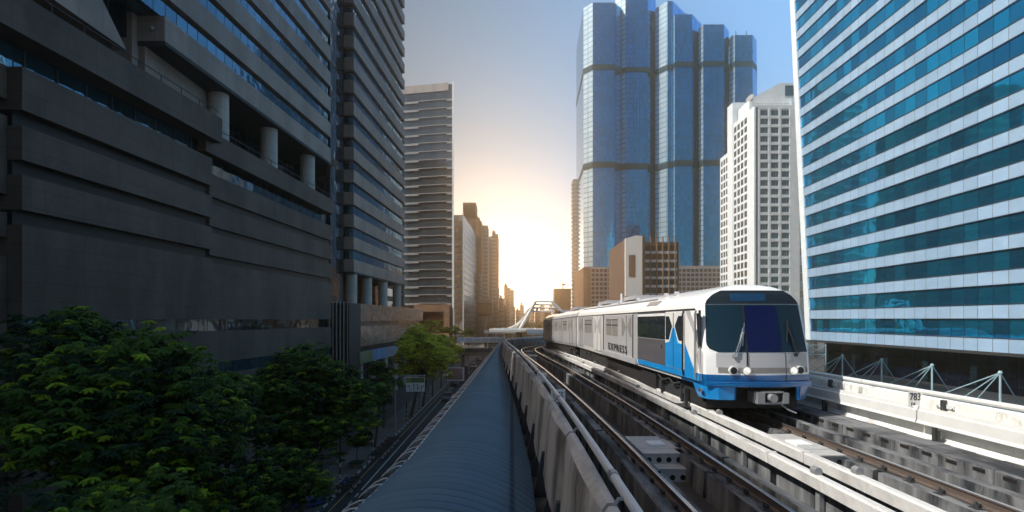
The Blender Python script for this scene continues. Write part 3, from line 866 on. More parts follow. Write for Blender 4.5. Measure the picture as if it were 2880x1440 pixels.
# finned glass annex between the two
an = thing('glass_annex', 'low dark glass block with pale vertical fins between the two left towers', 'building', (-27, 88, 0))
MB().box(-32, -25.2, 87.6, 93.8, 0, H(2.55)).build('glass_body', M['ribbon_dark'], an)
for i in range(6):
    MB().box(-28.1+.56*i, -28.0+.56*i, 87.2, 87.59, H(-9), H(2.7)).build('fin', M['column'], an)
MB().box(-25.19, -24.95, 87.2, 93.8, 0, H(2.5)).build('end_wall', M['soffit'], an)
gl = MB(); gl.box(-45, -28.3, 88.5, 95.5, H(2.6), H(86))
tag(gl.build('glass_link', M['ribbon_dark']), 'tall narrow dark blue glass shaft in the gap between the two left towers', 'building')
# ------------------------------------------------------------------ right glass building
rbg = thing('glass_office_building', 'huge blue glass office building with pale metal spandrel bands filling the right side', 'building', (70, 70, 0))
def YE(h): return 106.4+.0905*h
for n in range(-0, 20):
    top = -2.1+3.85*n; bot = top-1.7
    def wedge(name, mat, x, h0, h1, pull=1.35):
        m = MB()
        m.hexa([(x,34,H(h0)),(66,34,H(h0)),(66,YE(h0)-pull,H(h0)),(x,YE(h0)-pull,H(h0)),
                (x,34,H(h1)),(66,34,H(h1)),(66,YE(h1)-pull,H(h1)),(x,YE(h1)-pull,H(h1))])
        return m.build(name, mat, rbg)
    wedge('spandrel', M['spblue'], 55.0, bot, top)
    wedge('ribbon_window', M['rbglass'], 55.13, top+.002, top+2.148)
    m = MB(); m.box(54.93, 54.999, 34, YE(top)-1.4, H(top-.07), H(top)); m.box(54.95, 54.999, 34, YE(bot)-1.4, H(bot), H(bot+.06)); m.build('spandrel_trim', M['darkmetal'] if n % 2 else M['darkmetal'], rbg)
m = MB(); h0, h1 = -3.8, 73.0
m.hexa([(54.9,YE(h0)-1.34,H(h0)),(58,YE(h0)-1.34,H(h0)),(58,YE(h0)+.35,H(h0)),(54.9,YE(h0)+.35,H(h0)),
        (54.9,YE(h1)-1.34,H(h1)),(58,YE(h1)-1.34,H(h1)),(58,YE(h1)+.35,H(h1)),(54.9,YE(h1)+.35,H(h1))])
m.build('end_fin', M['whitewall'], rbg)
MB().box(54.8, 57, 34, 105.6, H(-4.1), H(-3.81)).build('edge_beam', M['darkmetal'], rbg)
MB().box(57, 66, 34, 105, H(-4.1), H(-3.81)).build('soffit', M['soffit'], rbg)
MB().box(57.5, 66, 34, 103, 0, H(-4.11)).build('lobby_glass', M['lobby'], rbg)
for y in trange(45, 102, 8.6):
    MB().box(56.3, 57.3, y-.5, y+.5, 0, H(-4.12)).build('pier', M['ribbon_dark'], rbg)
# canopy truss with stayed masts in front of it
ct = thing('mast_canopy', 'pale blue steel entrance canopy hung by stays from four masts before the glass lobby', 'canopy', (46, 65, 0))
CY = M['steelblue'] = plain('pale_blue_steel', (.38,.55,.62), .4, .2)
for Y, nm in ((53.6, 0), (62.3, 1), (70.8, 2), (79.2, 3)):
    m = MB(); m.cyl((46, Y, 0), (46, Y, H(-5.0)), .10, n=8); m.build('mast', CY, ct)
    MB().cyl((46, Y, H(-5.08)), (46, Y, H(-4.86)), .2, .12, n=8).build('mast_cap', CY, ct)
    for dx, dy in ((-.6, 2.2), (-.8, 3.7), (-1.2, 6.3), (2.8, 1.2)):
        MB().cyl((46, Y, H(-5.05)), (46+dx, Y+dy, H(-8.05)), .055, n=6).build('stay', CY, ct)
MB().tube([(46.0, 47, H(-8.0)), (46, 84, H(-8.0))], .16, 8).build('front_beam', CY, ct)
MB().tube([(44.4, 47, H(-8.5)), (44.4, 84, H(-8.5))], .09, 8).build('edge_tube', CY, ct)
m = MB()
for i in range(30):
    y = 47+i*1.25
    m.cyl((46, y, H(-8.0)), (44.4, y+.6, H(-8.5)), .04, n=5); m.cyl((44.4, y+.6, H(-8.5)), (46, y+1.25, H(-8.0)), .04, n=5)
m.build('lacing', CY, ct)
MB().box(46.2, 54.5, 47, 84, H(-8.45), H(-8.25)).build('roof_deck', M['darkmetal'], ct)
lt = thing('lattice_mast', 'lattice of thin steel bars standing beside the far end of the glass lobby', 'steel lattice', (52, 98, 0))
for (x, y) in ((50.5, 97), (53.5, 97), (50.5, 103), (53.5, 103)):
    MB().cyl((x, y, 0), (x, y, H(-4.2)), .09, n=6).build('chord', CY, lt)
m = MB()
for k in range(6):
    z0, z1 = 1+k*1.6, 1+(k+1)*1.6
    for a, b in (((50.5,97),(53.5,97)), ((50.5,97),(50.5,103)), ((50.5,103),(53.5,103))):
        m.cyl((*a, z0), (*b, z1), .04, n=5); m.cyl((*b, z0), (*a, z1), .04, n=5); m.cyl((*a, z1), (*b, z1), .04, n=5)
m.build('lacing', CY, lt)

for (x0, x1, y0, y1, h, lb_) in ((-64, -46.3, 195, 245, 80, 'dark tall office tower hidden behind the left blocks, seen mirrored in the right glass building'),
                              (-60, -37, 147, 191, 54, 'lower dark office block between hidden towers, mirrored low in the right glass building')):
    o = thing('office_building', lb_, 'building', ((x0+x1)/2, y0, 0))
    MB().box(x0, x1-.4, y0, y1, 0, H(h)).build('glass_wall', M['ribbon_dark'], o)
    for k in range(int((h+10)/3.9)):
        MB().box(x0, x1, y0-.3, y1+.3, H(-10+3.9*k), H(-8.6+3.9*k)).build('spandrel', M['stone'], o)
# ------------------------------------------------------------------ white building
def copyob(o, dx=(0,0,0), scale=None):
    c = o.copy(); COL.objects.link(c); c.location = Vector(o.location)+Vector(dx); return c
wb = thing('apartment_building', 'tall white building with stepped left face and punched windows, right of the blue towers', 'building', (92, 216, 0))
WW = M['whitewall']
MB().box(92, 109, 216, 236.2, 0, H(81)).build('wall', WW, wb)
MB().box(91.6, 104, 236.21, 242, 0, H(90)).build('slab_wall', WW, wb)
MB().box(92, 104, 242.01, 251.5, 0, H(71)).build('wall', WW, wb)
MB().box(91.9, 93.9, 215.8, 215.99, 0, H(81.3)).build('corner_pier', M['whitewall'], wb)
MB().box(92.5, 93.2, 215.7, 215.79, 0, H(80.5)).build('glass_strip', M['winteal'], wb)
MB().box(93.9, 109, 215.86, 215.99, H(79.9), H(81.3)).build('parapet', M['whitewall'], wb)
m = MB(); m.prism([(93.5, 224, H(81)), (93.5, 224, H(86.5)), (105.5, 224, H(93)), (111, 224, H(93)), (111, 224, H(81))], (0, 11, 0)); m.build('penthouse', WW, wb)
MB().box(94.5, 102, 223.9, 223.99, H(82.6), H(85.6)).build('penthouse_grille', M['whitewall'], wb)
MB().box(107.5, 110.8, 223.8, 223.99, H(88), H(92)).build('penthouse_window', M['winteal'], wb)
m = MB()
for k in range(12):
    a = 95.5+k*1.0; m.cyl((a, 223.6, H(81)), (a, 223.6, H(82.1)), .06, n=4)
m.cyl((92.2, 216.3, H(82.1)), (109, 216.3, H(82.1)), .06, n=4)
for k in range(17): m.cyl((92.5+k, 216.3, H(81)), (92.5+k, 216.3, H(82.1)), .05, n=4)
m.build('roof_railing', M['greymetal'], wb)
m = MB(); m.cyl((92.8, 219, H(81)), (92.8, 219, H(84)), .1, n=6); m.cyl((92.4, 218.8, H(84.2)), (91.2, 218.2, H(84.9)), .3, 1.7, n=16); m.build('satellite_dish', M['greymetal'], wb)
nw = 0
ofs = []
def wbox(m, x0, x1, y0, y1, z0, z1, axis):
    m.box(x0, x1, y0, y1, z0, z1, 0)
    if axis == 'y':       # faces -Y: frame bars
        for zz in (z0, z1-.12): m.box(x0-.02, x1+.02, y0-.06, y0-.005, zz, zz+.12, 1)
        for xx in (x0-.02, (x0+x1)/2-.05+.5, x1-.1): m.box(xx, xx+.12, y0-.06, y0-.005, z0+.125, z1-.125, 1)
    else:
        for yy in (y0, y1-.12): m.box(x0-.06, x0-.005, yy, yy+.12, z0+.1, z1-.1, 1)
        m.box(x0-.06, x0-.005, (y0+y1)/2, (y0+y1)/2+.12, z0+.1, z1-.1, 1)
proto = MB(); wbox(proto, 94.2, 97.0, 215.93, 216.02, H(77.3), H(79.4), 'y'); pf = proto.build('window', [M['winteal'], M['greymetal']], wb)
for r_ in range(24):
    for cidx in range(3):
        if r_ or cidx: copyob(pf, (4.02*cidx, 0, -3.33*r_))
        nw += 1
# white grid between the front windows
for c_ in range(4):
    MB().box((93.3, 97.15, 101.15, 105.2)[c_], (94.05, 98.05, 102.05, 109)[c_], 215.55, 215.85, 0, H(79.85)).build('pier', M['whitewall'], wb)
for r_ in range(24):
    MB().box(94.06, 105.19, 215.62, 215.85, H(76.15-3.33*r_), H(77.2-3.33*r_)).build('spandrel', M['whitewall'], wb)
pl = MB(); wbox(pl, 91.97, 92.05, 222.7, 225.0, H(76.9), H(79.2), 'x'); plo = pl.build('window', [M['windark'], M['greymetal']], wb)
nw += 1
rest = MB()
for r_ in range(24):
    for k in range(4):
        if nw < 100 and k == 0:
            if r_: copyob(plo, (0, 0, -3.33*r_)); nw += 1
        elif not (k == 0 and r_ == 0):
            wbox(rest, 91.97, 92.05, 222.7+3.5*k, 225+3.5*k, H(76.9-3.33*r_), H(79.2-3.33*r_), 'x')
for r_ in range(21):
    for k in range(3):
        wbox(rest, 91.97, 92.05, 242.6+2.9*k, 244.4+2.9*k, H(66.9-3.33*r_), H(69.2-3.33*r_), 'x')
tag(rest.build('window', [M['windark'], M['greymetal']], wb), kind='stuff')
gb2 = MB(); gb2.box(109.6, 119, 221, 240, 0, H(87))
tag(gb2.build('glass_tower', glass('pale_curtain_glass', (.45,.55,.62), .1, .7, (1.8,3.3), line=(.5,.5,.5), var=.4, wob=.3, mort=.12)), 'narrow pale glass tower squeezed between the white building and the big glass office', 'building')

# ------------------------------------------------------------------ blue towers
def PXY(x, Y): return ((x-1440)*Y/1600, Y)
bt = thing('skyscraper', 'cluster of five stepped blue glass prisms joined as one tall skyscraper in the background', 'skyscraper', (70, 400, 0))
TW = [([(1621,446),(1641,387),(1667,380),(1728,380),(1751,388),(1751,450)], 211.6),
      ([(1730,450),(1730,391),(1759,384),(1822,384),(1844,394),(1844,450)], 226),
      ([(1843,450),(1843,389),(1877,380),(1892,380),(1928,396),(1928,450)], 212.6),
      ([(1891,450),(1891,383),(1898,376),(1947,376),(1977,391),(1977,450)], 201.6),
      ([(1965,450),(1965,380),(1978,375),(2036,375),(2050,384),(2050,450)], 194.4),
      ([(2051,450),(2051,380),(2067,375),(2117,375),(2128,382),(2128,450)], 187.4)]
for i, (pts, h) in enumerate(TW):
    P2 = [PXY(*p) for p in pts]
    m = MB(); n = len(P2)
    vs_ = [(x, y, 0) for x, y in P2]+[(x, y, H(h)) for x, y in P2]
    m.add(vs_, [tuple(range(n))[::-1], tuple(range(n, 2*n))]+[(k, (k+1) % n, n+(k+1) % n, n+k) for k in range(n)])
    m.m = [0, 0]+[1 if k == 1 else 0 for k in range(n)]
    m.build('glass_prism', [M['towerglass'], M['towerlit']], bt)
    cx = sum(p[0] for p in P2)/n; cy = sum(p[1] for p in P2)/n
    for b0, b1 in ((166.8, 170.1), (101.2, 105.2)):
        m = MB(); Q = []
        for x, y in P2:
            d = Vector((x-cx, y-cy)); L = d.length; Q.append((x+d.x/L*.5, y+d.y/L*.5))
        vs_ = [(x, y, H(b0)) for x, y in Q]+[(x, y, H(b1)) for x, y in Q]
        m.add(vs_, [tuple(range(n))[::-1], tuple(range(n, 2*n))]+[(k, (k+1) % n, n+(k+1) % n, n+k) for k in range(n)])
        m.build('mechanical_floor', M['towermech'], bt)
m = MB()
for x0, x1 in ((2058, 2078), (2087, 2107)):
    a, b = PXY(x0, 384)[0], PXY(x1, 384)[0]; m.box(a, b, 384, 390, H(187.4), H(191.5)); m.cyl(((a+b)/2, 383, H(187.5)), ((a+b)/2, 383, H(194)), .25, n=6)
m.build('roof_equipment', M['darkmetal'], bt)
m = MB(); a = PXY(1931, 392)[0]; m.cyl((a, 392, H(201)), (a, 392, H(211)), .3, n=6); m.box(a-1.5, a+.2, 391.5, 392.5, H(205), H(208)); m.build('mast', M['greymetal'], bt)

def window_grid(parent, name, mat, x0, dx, nx, w_, z0, dz, nz, hh, y, dy=.25):
    p = None
    for r_ in range(nz):
        for c_ in range(nx):
            if p is None:
                m = MB(); m.box(x0, x0+w_, y-.04, y+.02, z0, z0+hh); p = m.build(name, mat, parent)
            else: copyob(p, (dx*c_, 0, -dz*r_))
    return p
# podium blocks in front of the towers
pb = thing('podium_building', 'low brown office block with square windows at the foot of the blue skyscraper', 'building', (50, 340, 0))
x0 = PXY(1661, 340)[0]; x1 = PXY(1718, 340)[0]; xa = PXY(1641, 340)[0]
m = MB(); m.box(xa, x0, 340, 390, 0, H(31.2)); m.build('blank_wall', M['brown'], pb)
m = MB(); m.box(x0, x1+6, 340.1, 388, 0, H(31.2)); m.build('wall', M['pinkgrey'], pb)
window_grid(pb, 'window', M['winrust'], x0+.6, 2.48, 5, 1.75, H(28.3), 2.68, 12, 1.7, 340.07)
pb2 = thing('podium_building', 'pale grey low block with square dark windows between the finned block and the white building', 'building', (112, 340, 0))
x0 = PXY(1903, 340)[0]; x1 = PXY(2036, 340)[0]
MB().box(x0, x1, 340, 372, 0, H(31.9)).build('wall', M['pinkgrey'], pb2)
window_grid(pb2, 'window', M['windark'], x0+1.0, 2.57, 10, 1.75, H(28.4), 2.75, 9, 1.7, 339.98)
# finned block with the white sign box
fbk = thing('office_building', 'brown finned mid-rise office block with white spandrels and a tall white rooftop-high sign panel', 'building', (56, 229, 0))
MB().box(45.9, 66.4, 229, 268, 0, H(31.0)).build('wall', M['brown'], fbk)
MB().box(45.6, 45.89, 229, 268, 0, H(32.2)).build('finned_side', M['brownfin'], fbk)
MB().cyl((66.3, 230.4, 0), (66.3, 230.4, H(31.0)), 1.4, n=14).build('round_corner', M['windark'], fbk)
for k in range(6):
    x = 53.0+2.47*k
    MB().box(x, x+.42, 228.3, 228.99, 0, H(33.3)).build('fin', M['darkmetal'] if 0 else M['brown'], fbk)
for k in range(9):
    h = 27.4-3.4*k
    MB().box(52.6, 66.4, 228.7, 228.98, H(h-1.0), H(h)).build('spandrel', M['whitewall'], fbk)
for k in range(9):
    for c_ in range(5):
        MB().box(53.5+2.47*c_, 55.4+2.47*c_, 228.85, 228.99, H(27.4-3.4*k+.15), H(27.4-3.4*k+2.2)).build('window', M['winrust'] if k < 2 else M['ribbon_dark'], fbk)
m = MB(); m.prism([(45.2, 226.6, H(9.2)), (51.9, 226.6, H(9.2)), (51.9, 226.6, H(33.2)), (49.3, 226.6, H(33.4)), (45.2, 226.6, H(32.2))], (0, 1.6, 0)); m.build('sign_panel', M['signwhite'], fbk)
MB().box(51.92, 52.7, 226.8, 228.4, H(9.0), H(33.5)).build('sign_edge', M['brown'], fbk)
MB().box(46.5, 49.0, 226.5, 226.59, H(17.0), H(25.6)).build('sign_opening', M['brown'], fbk)
for x in (46.6, 50.6): MB().box(x, x+.4, 227, 227.6, 0, H(9.19)).build('sign_post', M['darkmetal'], fbk)

# thin balcony tower and the brown block with a crane
th = thing('apartment_tower', 'very slender pale tower with stacked balconies at the left edge of the blue skyscraper', 'building', (49, 452, 0))
MB().box(48.4, 52.5, 450, 462, 0, H(111)).build('wall', M['hazewall2'], th)
for k in range(34):
    z = H(106-3.3*k); MB().cyl((48.3, 451.5, z), (48.3, 451.5, z+1.4), 1.3, n=10).build('balcony', M['hazewall2'], th)
bb = thing('unfinished_building', 'square brown unfinished block with a small crane on its roof, far down the line', 'building', (35, 400, 0))
MB().box(30, 41.5, 400, 415, 0, H(21.6)).build('wall', M['brown'], bb)
m = MB(); m.cyl((36, 402, H(21.6)), (36, 402, H(25.5)), .35, n=6); m.cyl((36.5, 402, H(24.6)), (30, 402, H(34)), .14, n=5); m.box(35.4, 38, 401.5, 402.5, H(24), H(25)); m.build('crane', M['darkmetal'], bb)

# ------------------------------------------------------------------ left background towers
M['sill'] = plain('sill_grey', (.27,.28,.30), .6)
t3 = thing('office_tower', 'teal glass office tower with white sill bands, standing behind the two dark left blocks', 'building', (-40, 262, 0))
def T3b(m, u0, u1, d0, d1, h0, h1, mi=0):
    # u: 0 at right corner, 1 at left; front runs from (-27.4,262) to (-50.6,267)
    def p(u, d): return (-27.6-25*u+.105*d, 262+5.4*u-d)
    a, b, c, e = p(u1, d1), p(u0, d1), p(u0, d0), p(u1, d0)
    m.hexa([(*a,H(h0)),(*b,H(h0)),(*c,H(h0)),(*e,H(h0)),(*a,H(h1)),(*b,H(h1)),(*c,H(h1)),(*e,H(h1))], mi); return m
T3b(MB(), 0, 1.15, -22, 0, 7.2, 108.4).build('glass_wall', M['t3glass'], t3)
T3b(MB(), 0, 1.15, -22, -.2, -15, 7.15).build('lower_wall', M['brown'], t3)
T3b(MB(), -.035, 0, -22, .45, -15, 109.3).build('edge_fin', M['whitewall'], t3)
T3b(MB(), .07, 1.15, .0, .3, 105.5, 109.1).build('parapet', M['pinkgrey'], t3)
for k in range(25):
    h = 101.4-3.92*k
    T3b(MB(), .1, .64, .02, .5, h, h+.32).build('sill_band', M['sill'], t3)
    T3b(MB(), .64, 1.15, .02, .5, h-.75, h+.22).build('sill_band', M['sill'], t3)
    T3b(MB(), .0, .1, .02, .5, h-.8, h+.1).build('sill_band', M['sill'], t3)
m = MB()
T3b(MB(), .05, .72, .0, 1.3, 3.5, 6.8).build('portal_lintel', M['brown'], t3)
T3b(MB(), .05, .16, .0, 1.3, -15, 3.49).build('portal_pier', M['brown'], t3); T3b(MB(), .61, .72, 0, 1.3, -15, 3.49).build('portal_pier', M['brown'], t3)
T3b(MB(), .16, .61, -.19, .05, -6, 3.4).build('portal_glass', M['winrust'], t3)

t4 = thing('office_tower', 'glass office slab with a pale side face, directly right of the teal tower', 'building', (-30, 330, 0))
m = MB(); m.prism([(-36, 331, 0), (-28.2, 330, 0), (-25.3, 416, 0), (-36, 416, 0)], (0, 0, H(60.6))); m.build('wall', glass('slab_glass', (.32,.30,.29), .2, .35, (2.2,3.6), line=(.2,.15,.1), var=.25, wob=.1, mort=.25), t4)
MB().box(-28.6, -27.9, 329.3, 329.98, 0, H(62)).build('corner_fin', M['whitewall'], t4)
for k in range(15):
    MB().box(-35.5, -28.8, 329.4, 329.95, H(56-3.9*k), H(57-3.9*k)).build('spandrel', M['brown'], t4)
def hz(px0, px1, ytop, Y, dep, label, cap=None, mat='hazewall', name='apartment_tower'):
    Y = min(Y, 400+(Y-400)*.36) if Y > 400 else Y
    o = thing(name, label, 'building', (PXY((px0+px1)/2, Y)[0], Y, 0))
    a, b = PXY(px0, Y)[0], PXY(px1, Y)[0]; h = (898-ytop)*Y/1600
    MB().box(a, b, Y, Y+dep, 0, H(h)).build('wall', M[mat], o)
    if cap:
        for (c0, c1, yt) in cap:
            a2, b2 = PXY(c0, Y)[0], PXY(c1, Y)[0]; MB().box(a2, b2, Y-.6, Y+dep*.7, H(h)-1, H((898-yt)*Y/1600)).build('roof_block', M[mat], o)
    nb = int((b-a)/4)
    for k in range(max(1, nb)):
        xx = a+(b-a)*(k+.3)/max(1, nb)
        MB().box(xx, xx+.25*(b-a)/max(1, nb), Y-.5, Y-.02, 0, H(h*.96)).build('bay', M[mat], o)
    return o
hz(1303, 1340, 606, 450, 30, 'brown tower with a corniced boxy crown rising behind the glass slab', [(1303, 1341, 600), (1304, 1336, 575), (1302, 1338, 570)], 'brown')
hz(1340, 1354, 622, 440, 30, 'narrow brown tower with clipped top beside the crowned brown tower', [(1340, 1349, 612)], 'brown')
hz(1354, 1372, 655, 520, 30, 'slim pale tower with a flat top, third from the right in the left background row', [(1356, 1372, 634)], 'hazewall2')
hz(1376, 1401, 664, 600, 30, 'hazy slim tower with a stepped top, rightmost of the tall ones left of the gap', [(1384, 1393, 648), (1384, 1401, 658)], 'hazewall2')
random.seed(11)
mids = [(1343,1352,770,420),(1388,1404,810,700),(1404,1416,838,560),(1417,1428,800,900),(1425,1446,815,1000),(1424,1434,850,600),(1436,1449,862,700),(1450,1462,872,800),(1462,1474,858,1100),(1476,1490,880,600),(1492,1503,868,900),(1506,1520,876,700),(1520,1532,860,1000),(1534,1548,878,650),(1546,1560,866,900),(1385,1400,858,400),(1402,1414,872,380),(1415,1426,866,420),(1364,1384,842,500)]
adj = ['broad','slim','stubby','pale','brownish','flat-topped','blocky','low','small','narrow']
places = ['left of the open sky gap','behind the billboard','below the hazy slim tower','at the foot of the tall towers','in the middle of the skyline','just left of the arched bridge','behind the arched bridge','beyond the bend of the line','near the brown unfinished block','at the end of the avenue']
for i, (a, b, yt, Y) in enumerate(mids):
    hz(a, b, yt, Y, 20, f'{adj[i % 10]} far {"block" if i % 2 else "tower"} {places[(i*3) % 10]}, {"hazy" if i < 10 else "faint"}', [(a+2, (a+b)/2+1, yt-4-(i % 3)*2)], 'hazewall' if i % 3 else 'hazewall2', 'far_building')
# far wood line so that the street ends in mass
m = MB()
for k in range(150):
    x = random.uniform(-130, 150); y = random.uniform(420, 520)
    if -4 < x < 4: continue
    r_ = random.uniform(3, 7); c = Vector((x, y, 2))
    ring = []
    for j in range(4):
        ring.append([c+Vector((math.cos(a)*r_*q*random.uniform(.8, 1.2), math.sin(a)*r_*q, zz*random.uniform(.85, 1.15))) for a in [i*math.pi/4 for i in range(8)] for q, zz in [((.9, 1.0, .7, .15)[j], (0, 4, 8, 10)[j])]])
    m.sweep(ring, sm=False)
tag(m.build('far_trees', M['leafwarm'], recalc=False), 'low mass of distant greenery at the far end of the avenue', 'trees', kind='stuff')
bl = thing('billboard', 'brown landscape billboard on a single pole left of the street, far off', 'billboard', (-14.3, 300, 0))
MB().box(-18.2, -10.6, 300, 300.6, H(1.6), H(8.7)).build('panel', M['winrust'], bl)
MB().box(-17.9, -10.9, 299.9, 299.98, H(3.0), H(8.4)).build('poster', plain('poster_brown', (.22,.12,.07), .6, var=.6, scale=.3), bl)
MB().cyl((-14, 300.7, 0), (-14, 300.7, H(1.6)), .5, n=10).build('pole', M['greymetal'], bl)

# ------------------------------------------------------------------ arched footbridge and stations
ab = thing('cable_bridge', 'white inclined steel arch with cross-bars and cables over the far junction', 'bridge', (8, 150, 0))
s_ = 150/1600
def Q(x, y, Y=150): return ((x-1440)*Y/1600, Y, H((898-y)*Y/1600))
WB = M['bridgewhite']
MB().tube([Q(1462, 925), Q(1484, 888), Q(1506, 848)], .42, 8).build('leg', WB, ab)
MB().tube([Q(1440, 932, 158), Q(1470, 893, 158), Q(1503, 850, 158)], .3, 8).build('leg', WB, ab)
MB().tube([Q(1552, 848), Q(1572, 868), Q(1598, 896)], .42, 8).build('leg', WB, ab)
MB().tube([Q(1550, 868, 158), Q(1556, 888, 158), Q(1560, 925, 158)], .3, 8).build('leg', WB, ab)
for y, a, b in ((848, 1505, 1553), (857, 1500, 1560), (866, 1496, 1566), (876, 1490, 1556)):
    MB().tube([Q(a, y, 150.2), Q(b, y, 150.2)], .24, 8).build('cross_bar', WB, ab)
for k in range(8):
    MB().tube([Q(1500-k*4, 856+k*7, 152), Q(1452-k*4, 924, 156)], .05, 5).build('cable', WB, ab)
    MB().tube([Q(1558+k*4, 856+k*4, 152), Q(1602+k*5, 905, 156)], .05, 5).build('cable', WB, ab)
m = MB(); m.box(-6, 24, 150, 160, H(-3.4), H(-2.6)); m.build('deck', WB, ab)
for x in (2, 16): MB().cyl((x, 155, 0), (x, 155, H(-3.4)), .8, n=12).build('pier', M['ledge'], ab)
def vault(name, label, cat, x0, x1, y0, y1, hz_, rise, posts=True, deck=None):
    o = thing(name, label, cat, ((x0+x1)/2, (y0+y1)/2, 0))
    m = MB(); K = 8; secs = []
    for xx in trange(x0, x1, 2.2):
        secs.append([(xx, y0+(y1-y0)*i/K, H(hz_+rise*math.sin(math.pi*i/K))) for i in range(K+1)]+[(xx, y0+(y1-y0)*(K-i)/K, H(hz_-.15+rise*math.sin(math.pi*(K-i)/K))) for i in range(K+1)])
    m.sweep(secs); m.build('roof', M['roofpale'], o)
    for xx in trange(x0, x1, 2.4):
        MB().tube([(xx, y0+(y1-y0)*i/K, H(hz_+.06+rise*math.sin(math.pi*i/K))) for i in range(K+1)], .07, 5).build('roof_rib', WB, o)
    MB().box(x0, x1, y0-.1, y0+.05, H(hz_-.25), H(hz_+.1)).build('eave_beam', WB, o)
    if deck is not None:
        MB().box(x0, x1, y0, y1, H(deck-.9), H(deck)).build('deck', M['ledge'], o)
        MB().box(x0, x1, y0-.02, y0+.05, H(deck+.01), H(deck+1.1)).build('parapet_glass', M['t3glass'], o)
        for xx in trange(x0+1, x1-1, 4):
            MB().cyl((xx, y0+.3, H(deck)), (xx, y0+.3, H(hz_)), .12, n=8).build('post', WB, o)
        for xx in (x0+1.5, x1-1.5):
            MB().cyl((xx, (y0+y1)/2, 0), (xx, (y0+y1)/2, H(deck-.9)), .5, n=10).build('pier', M['ledge'], o)
    return o
M['roofpale'] = plain('pale_bridge_roof', (.33,.38,.40), .4, .2, var=.15)
vault('footbridge', 'roofed footbridge with white posts crossing the avenue left of the canopy end', 'footbridge', -15.5, -2.0, 160, 164.5, -6.3, 1.2, deck=-9.3)
vault('station_roof', 'pale curved station roof beyond the roofed footbridge', 'station roof', -9, 1.2, 185, 192, -4.4, .7, deck=-8)
vault('station_roof', 'white swooping station roof just left of the arched bridge', 'station roof', -4.5, 6, 146, 149.5, -2.8, .5)
vault('station_roof', 'low white domed roof in front of the arched bridge by the train', 'station roof', 3.5, 12.5, 128, 138, -3.2, .9)
# ------------------------------------------------------------------ the train
def tab(T, z):
    if z <= T[0][0]: return T[0][1]
    return lin(T, z)
tn = thing('train', 'white, blue and grey elevated train marked EXPRESS coming towards the viewer on the right track', 'train', (6.6, 15.1, RL))
class Frame:
    def __init__(s, p0, p1, dz0, dz1):
        s.p0 = Vector(p0); d = Vector(p1)-s.p0; s.L = d.length; s.d = d/s.L; s.r = Vector((s.d.y, -s.d.x)); s.z0 = dz0; s.z1 = dz1
    def P(s, u, a, z):
        q = s.p0+s.d*u+s.r*a
        return (q.x, q.y, RL+s.z0+(s.z1-s.z0)*u/s.L+z)
SW = [(.95,1.44),(1.15,1.5),(2.95,1.5),(3.10,1.47),(3.28,1.36),(3.42,1.20),(3.55,.98),(3.64,.72),(3.71,.45),(3.75,.2),(3.76,0.05)]
HW = [(.95,1.40),(1.9,1.41),(3.15,1.33),(3.28,1.27),(3.42,1.13),(3.55,.93),(3.64,.69),(3.71,.43),(3.75,.19),(3.76,.04)]
RK = [(.95,.03),(1.2,0),(1.85,.06),(3.15,.42),(3.42,.52),(3.55,.62),(3.64,.76),(3.71,.98),(3.75,1.3),(3.76,1.7)]
F1 = Frame((6.63, 15.05), (5.98, 39.4), 0, -.10)
def uf(a, z): return tab(RK, z)+.30*(abs(a)/1.45)**2.4
def FP(a, z, off=0): return F1.P(uf(a, z)-off, a, z)
c1 = bpy.data.objects.new('carriage', None)
def carriage_shell(fr, u0, name='carriage', extra=None):
    m = MB()
    prof = [(-tab(SW, z), z) for z in (.95,1.15,1.27,2.95,3.10,3.28,3.42,3.55,3.64,3.71,3.75)]
    prof = prof+[(-a, z) for a, z in prof[::-1]]
    us = trange(u0, fr.L, 4)
    m.sweep([[fr.P(u, a, z) for a, z in prof] for u in us], sm=True)
    return m
m = carriage_shell(F1, 2.2)
rows = [.95,1.05,1.15,1.269,1.27,1.5,1.85,2.3,2.7,3.0,3.15,3.28,3.42,3.55,3.60,3.64,3.68,3.71,3.735,3.75,3.76]
grid = []
for z in rows:
    hw, sw = tab(HW, z), tab(SW, z)
    L_ = [(-sw, 2.2), (-sw, 1.5), (-sw, min(1.45, uf(hw, z)+.32)), (-(hw*.25+sw*.75), uf(hw, z)+.14), (-(hw*.7+sw*.3), uf(hw, z)+.05)]
    fr_ = [(-hw+2*hw*i/14, None) for i in range(15)]
    Rr = [(-a, u) for a, u in L_[::-1]]
    grid.append([F1.P(uf(a, z) if u is None else u, a, z) for a, u in L_+fr_+Rr])
nc = len(grid[0])
b0 = len(m.v)
m.v += [p for r_ in grid for p in r_]
for i in range(len(rows)-1):
    for j in range(nc-1):
        m.f.append([b0+i*nc+j, b0+i*nc+j+1, b0+(i+1)*nc+j+1, b0+(i+1)*nc+j]); m.m.append(1 if rows[i] < 1.26 else 0); m.sm.append(True)
cab = m.build('carriage', [M['tr_white'], M['tr_navy']], tn)
